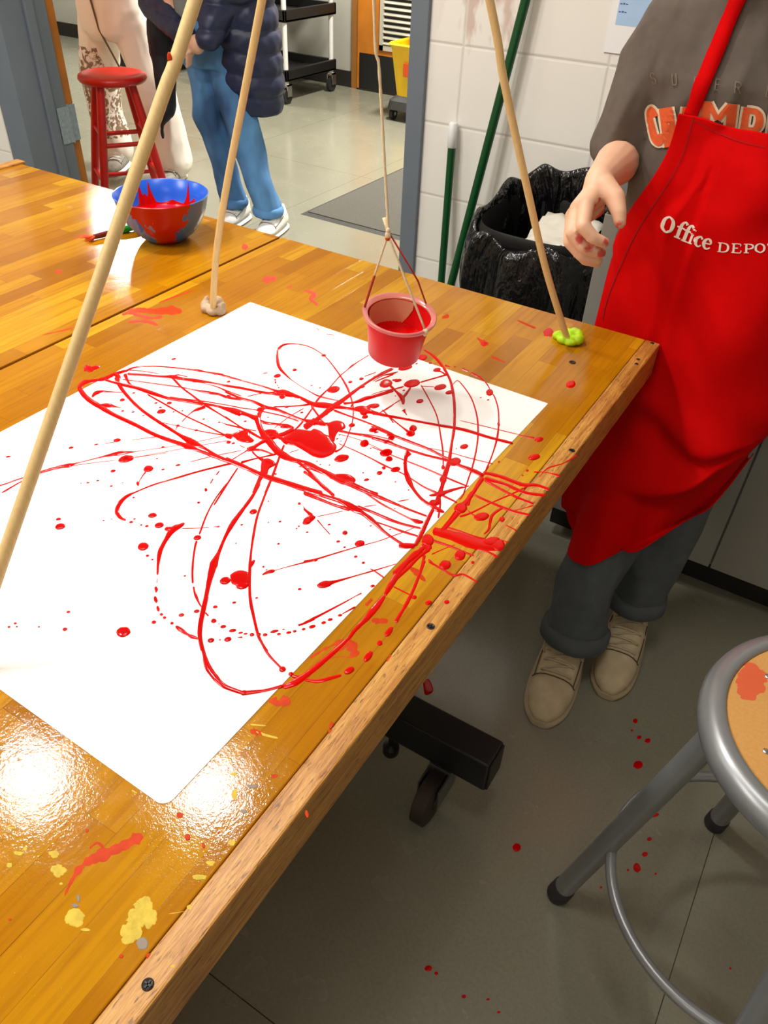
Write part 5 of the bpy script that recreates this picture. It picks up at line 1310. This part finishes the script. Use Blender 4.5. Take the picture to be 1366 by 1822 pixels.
# ---------------------------------------------------------------- visitor in navy puffer coat
nv = thing('person', 'person in navy quilted coat and blue jeans standing with clasped hands', 'person', (-2.35, 1.64, 0))
NB = MB(); hipc = V((-2.43, 1.66, .82))
NB.chain([(hipc, .08), ((-2.45, 1.68, 1.05), .07), ((-2.45, 1.70, 1.28), .07), ((-2.46, 1.69, 1.40), .05), ((-2.47, 1.67, 1.46), .048)]).ball((-2.45, 1.70, 1.31), (.16, .07, .06))
head(NB, V((-2.48, 1.63, 1.55)), (-.3, -.9, -.35), 1.0)
NB.chain([((-2.48, 1.66, .80), .06), ((-2.45, 1.62, .45), .05), ((-2.375, 1.66, .08), .038)]).chain([((-2.38, 1.67, .80), .06), ((-2.28, 1.64, .45), .05), ((-2.165, 1.66, .08), .038)])
HC = dep(377, 80, 3.30)
def fist(m, c, dr, sd, s=1.0):
    d = V(dr).normalized(); r = V(sd).normalized(); n = d.cross(r).normalized(); m.ball(c, (.034 * s, .036 * s, .040 * s))
    for i in range(4):
        b = c + r * (.030 - .02 * i) * s + d * .028 * s; m.chain([(b, .0105 * s), (b + d * .034 * s + n * .006, .0095 * s), (b + d * .048 * s + n * .026 * s, .0085 * s)], 10)
    m.chain([(c + r * .03 * s, .012 * s), (c + r * .042 * s + d * .03 * s, .010 * s), (c + r * .030 * s + d * .055 * s, .009 * s)], 10)
fist(NB, HC + V((.035, .01, .012)), (-.75, -.2, -.55), (.45, -.3, .8), .95); fist(NB, HC + V((-.03, .03, -.005)), (.5, -.4, -.5), (.3, -.2, .85), .9)
NB.chain([((-2.30, 1.70, 1.30), .035), ((-2.20, 1.66, 1.03), .03), (HC + V((.06, .02, .03)), .026)]).chain([((-2.60, 1.70, 1.30), .035), ((-2.74, 1.66, 1.05), .03), (HC + V((-.06, .04, .01)), .026)])
remesh(link('body', NB, M_skin, nv), .006, 3); hairdo('hair', V((-2.48, 1.63, 1.55)), (-.3, -.9, 0), 1.0, nv)
JB = MB(); JB.rings([ell((-2.425, 1.665, .68), .155, .115), ell((-2.43, 1.665, .80), .16, .12), ell((-2.43, 1.665, .92), .15, .11)])
JB.chain([((-2.49, 1.66, .72), .084), ((-2.45, 1.61, .48), .072), ((-2.41, 1.63, .28), .062), ((-2.375, 1.65, .115), .062)]).chain([((-2.37, 1.67, .72), .090), ((-2.28, 1.63, .48), .076), ((-2.215, 1.64, .28), .068), ((-2.165, 1.65, .115), .068)])
def m_denim():
    n = N('blue_denim'); f = n.noise(4.5, 3, vec=n.scalev((1, 1, .6)))
    return n.p(Base__Color=n.mix(n.ramp(f, (.35, 0.0), (.62, 1.0)), lin((44, 78, 120)), lin((100, 156, 214))), Roughness=.85)
remesh(link('jeans', JB, m_denim(), nv), .008, 5, cloth(.014, 8, .9, (2, 2, 2)))
link('ankle_cuff', MB().ring((-2.375, 1.65, .10), .056, .014, 30, 10, zs=1.6).ring((-2.165, 1.65, .10), .062, .014, 30, 10, zs=1.6), m_denim(), nv, smooth=True)
for tx, ty, hx, hy in ((-2.345, 1.50, -2.385, 1.75), (-2.105, 1.50, -2.16, 1.76)): shoe(nv, (tx, ty, 0), (hx, hy, 0), .105, M_wsh, M_wsh, M_wsh)
M_navy = plain('navy_quilted_nylon', (30, 38, 72), .45, var=.15, nscale=9, bump=.3, bscale=60)
GB = MB(); GB.rings([ell((-2.46, 1.62, .86), .09, .10), ell((-2.46, 1.64, 1.1), .13, .10), ell((-2.45, 1.68, 1.34), .14, .09), ell((-2.46, 1.69, 1.42), .06, .06)])
remesh(link('grey_top', GB, plain('grey_knit', (128, 134, 134), .9), nv), .012, 5)
def quilt(amp=.014, per=.085):
    def f(p, n):
        k = (p.z + .10 * (p.x + 2.3)) / per; return n * (amp * (abs(sin(pi * k)) ** .5 - .6) + .006 * nz(p, 26))
    return f
def coat_side(sgn, base, name):
    m = MB()
    for i in range(len(base) - 1):
        m.cap(base[i][0], base[i + 1][0], base[i][1], base[i + 1][1], 16)
    return m
CM = MB()   # camera-right side and back of the coat
CM.rings([ell((-2.27, 1.72, .50), .125, .11, e=2.2), ell((-2.275, 1.715, .62), .15, .13, e=2.2), ell((-2.29, 1.71, .80), .155, .14, e=2.2), ell((-2.31, 1.71, 1.0), .15, .135, e=2.2), ell((-2.37, 1.72, 1.25), .17, .12, e=2.2), ell((-2.42, 1.72, 1.40), .10, .09, e=2.2)])
CM.chain([((-2.50, 1.76, .62), .10), ((-2.50, 1.76, 1.2), .11)])
CM.chain([((-2.30, 1.70, 1.32), .085), ((-2.18, 1.66, 1.04), .080), ((-2.30, 1.58, .93), .075), (HC + V((.085, .03, .04)), .052)])
CM.chain([((-2.60, 1.72, 1.32), .085), ((-2.77, 1.70, 1.06), .080), ((-2.72, 1.62, .90), .070), (HC + V((-.075, .05, .03)), .050)])
remesh(link('quilted_coat', CM, M_navy, nv), .008, 4, quilt())
CL = MB(); a_, b_ = ony(335, 110, 1.60), ony(336, 200, 1.60)
CL.chain([(ony(330, 40, 1.62), .075), (ony(326, 90, 1.62), .06), (ony(333, 140, 1.61), .050), (ony(333, 190, 1.60), .040), (ony(326, 212, 1.60), .018)])
CL.chain([(ony(325, 212, 1.6), .012), (ony(324, 225, 1.6), .005), (ony(325, 240, 1.6), .004)])
remesh(link('coat_panel', CL, plain('dark_navy_lining', (18, 20, 30), .7), nv), .005, 3, cloth(.008, 12))
# the coat visitor stands a little nearer and further left than first laid out
nv.location.x += -.035; nv.location.y += -.10; vp.location.x -= .07
# ================================================================ light
def area(name, loc, sx, sy, power, col=(1, .96, .9), rot=(0, 0, 0)):
    l = bpy.data.lights.new(name, 'AREA'); l.shape = 'RECTANGLE'; l.size = sx; l.size_y = sy; l.energy = power; l.color = col
    o = bpy.data.objects.new(name, l); COL.objects.link(o); o.location = loc; o.rotation_euler = rot; return o
area('ceiling_and_fill_light', (-1.64, -.68, 2.72), .17, .17, 15)
area('ceiling_and_fill_light', (-1.07, -.36, 2.72), .17, .17, 12)
area('ceiling_and_fill_light', (-1.8, -2.4, 2.72), .6, 1.2, 32)  # big soft fill added behind the camera to soften shadows, no known fixture
area('ceiling_and_fill_light', (-.2, -.9, 2.72), .9, .3, 9)
area('ceiling_and_fill_light', (.5, -2.9, 2.72), .6, 1.2, 7)  # added fill from behind the camera, lifts the block wall and apron front
area('ceiling_and_fill_light', (-4.2, -1.6, 2.72), .6, 1.2, 26)
area('ceiling_and_fill_light', (-2.0, 3.1, 2.72), .3, .9, 135, (1, .97, .88))
area('ceiling_and_fill_light', (-5.5, 3.5, 2.72), .25, .5, 78, (1, .97, .88))
w_ = bpy.data.worlds.new('World'); sc.world = w_; w_.use_nodes = True
w_.node_tree.nodes['Background'].inputs[0].default_value = (.9, .92, 1, 1); w_.node_tree.nodes['Background'].inputs[1].default_value = .02
sc.view_settings.view_transform = 'Standard'; sc.view_settings.look = 'None'; sc.view_settings.gamma = 1; sc.view_settings.use_curve_mapping = False
sc.view_settings.exposure = .54
sc.cycles.max_bounces = 6; sc.cycles.diffuse_bounces = 4
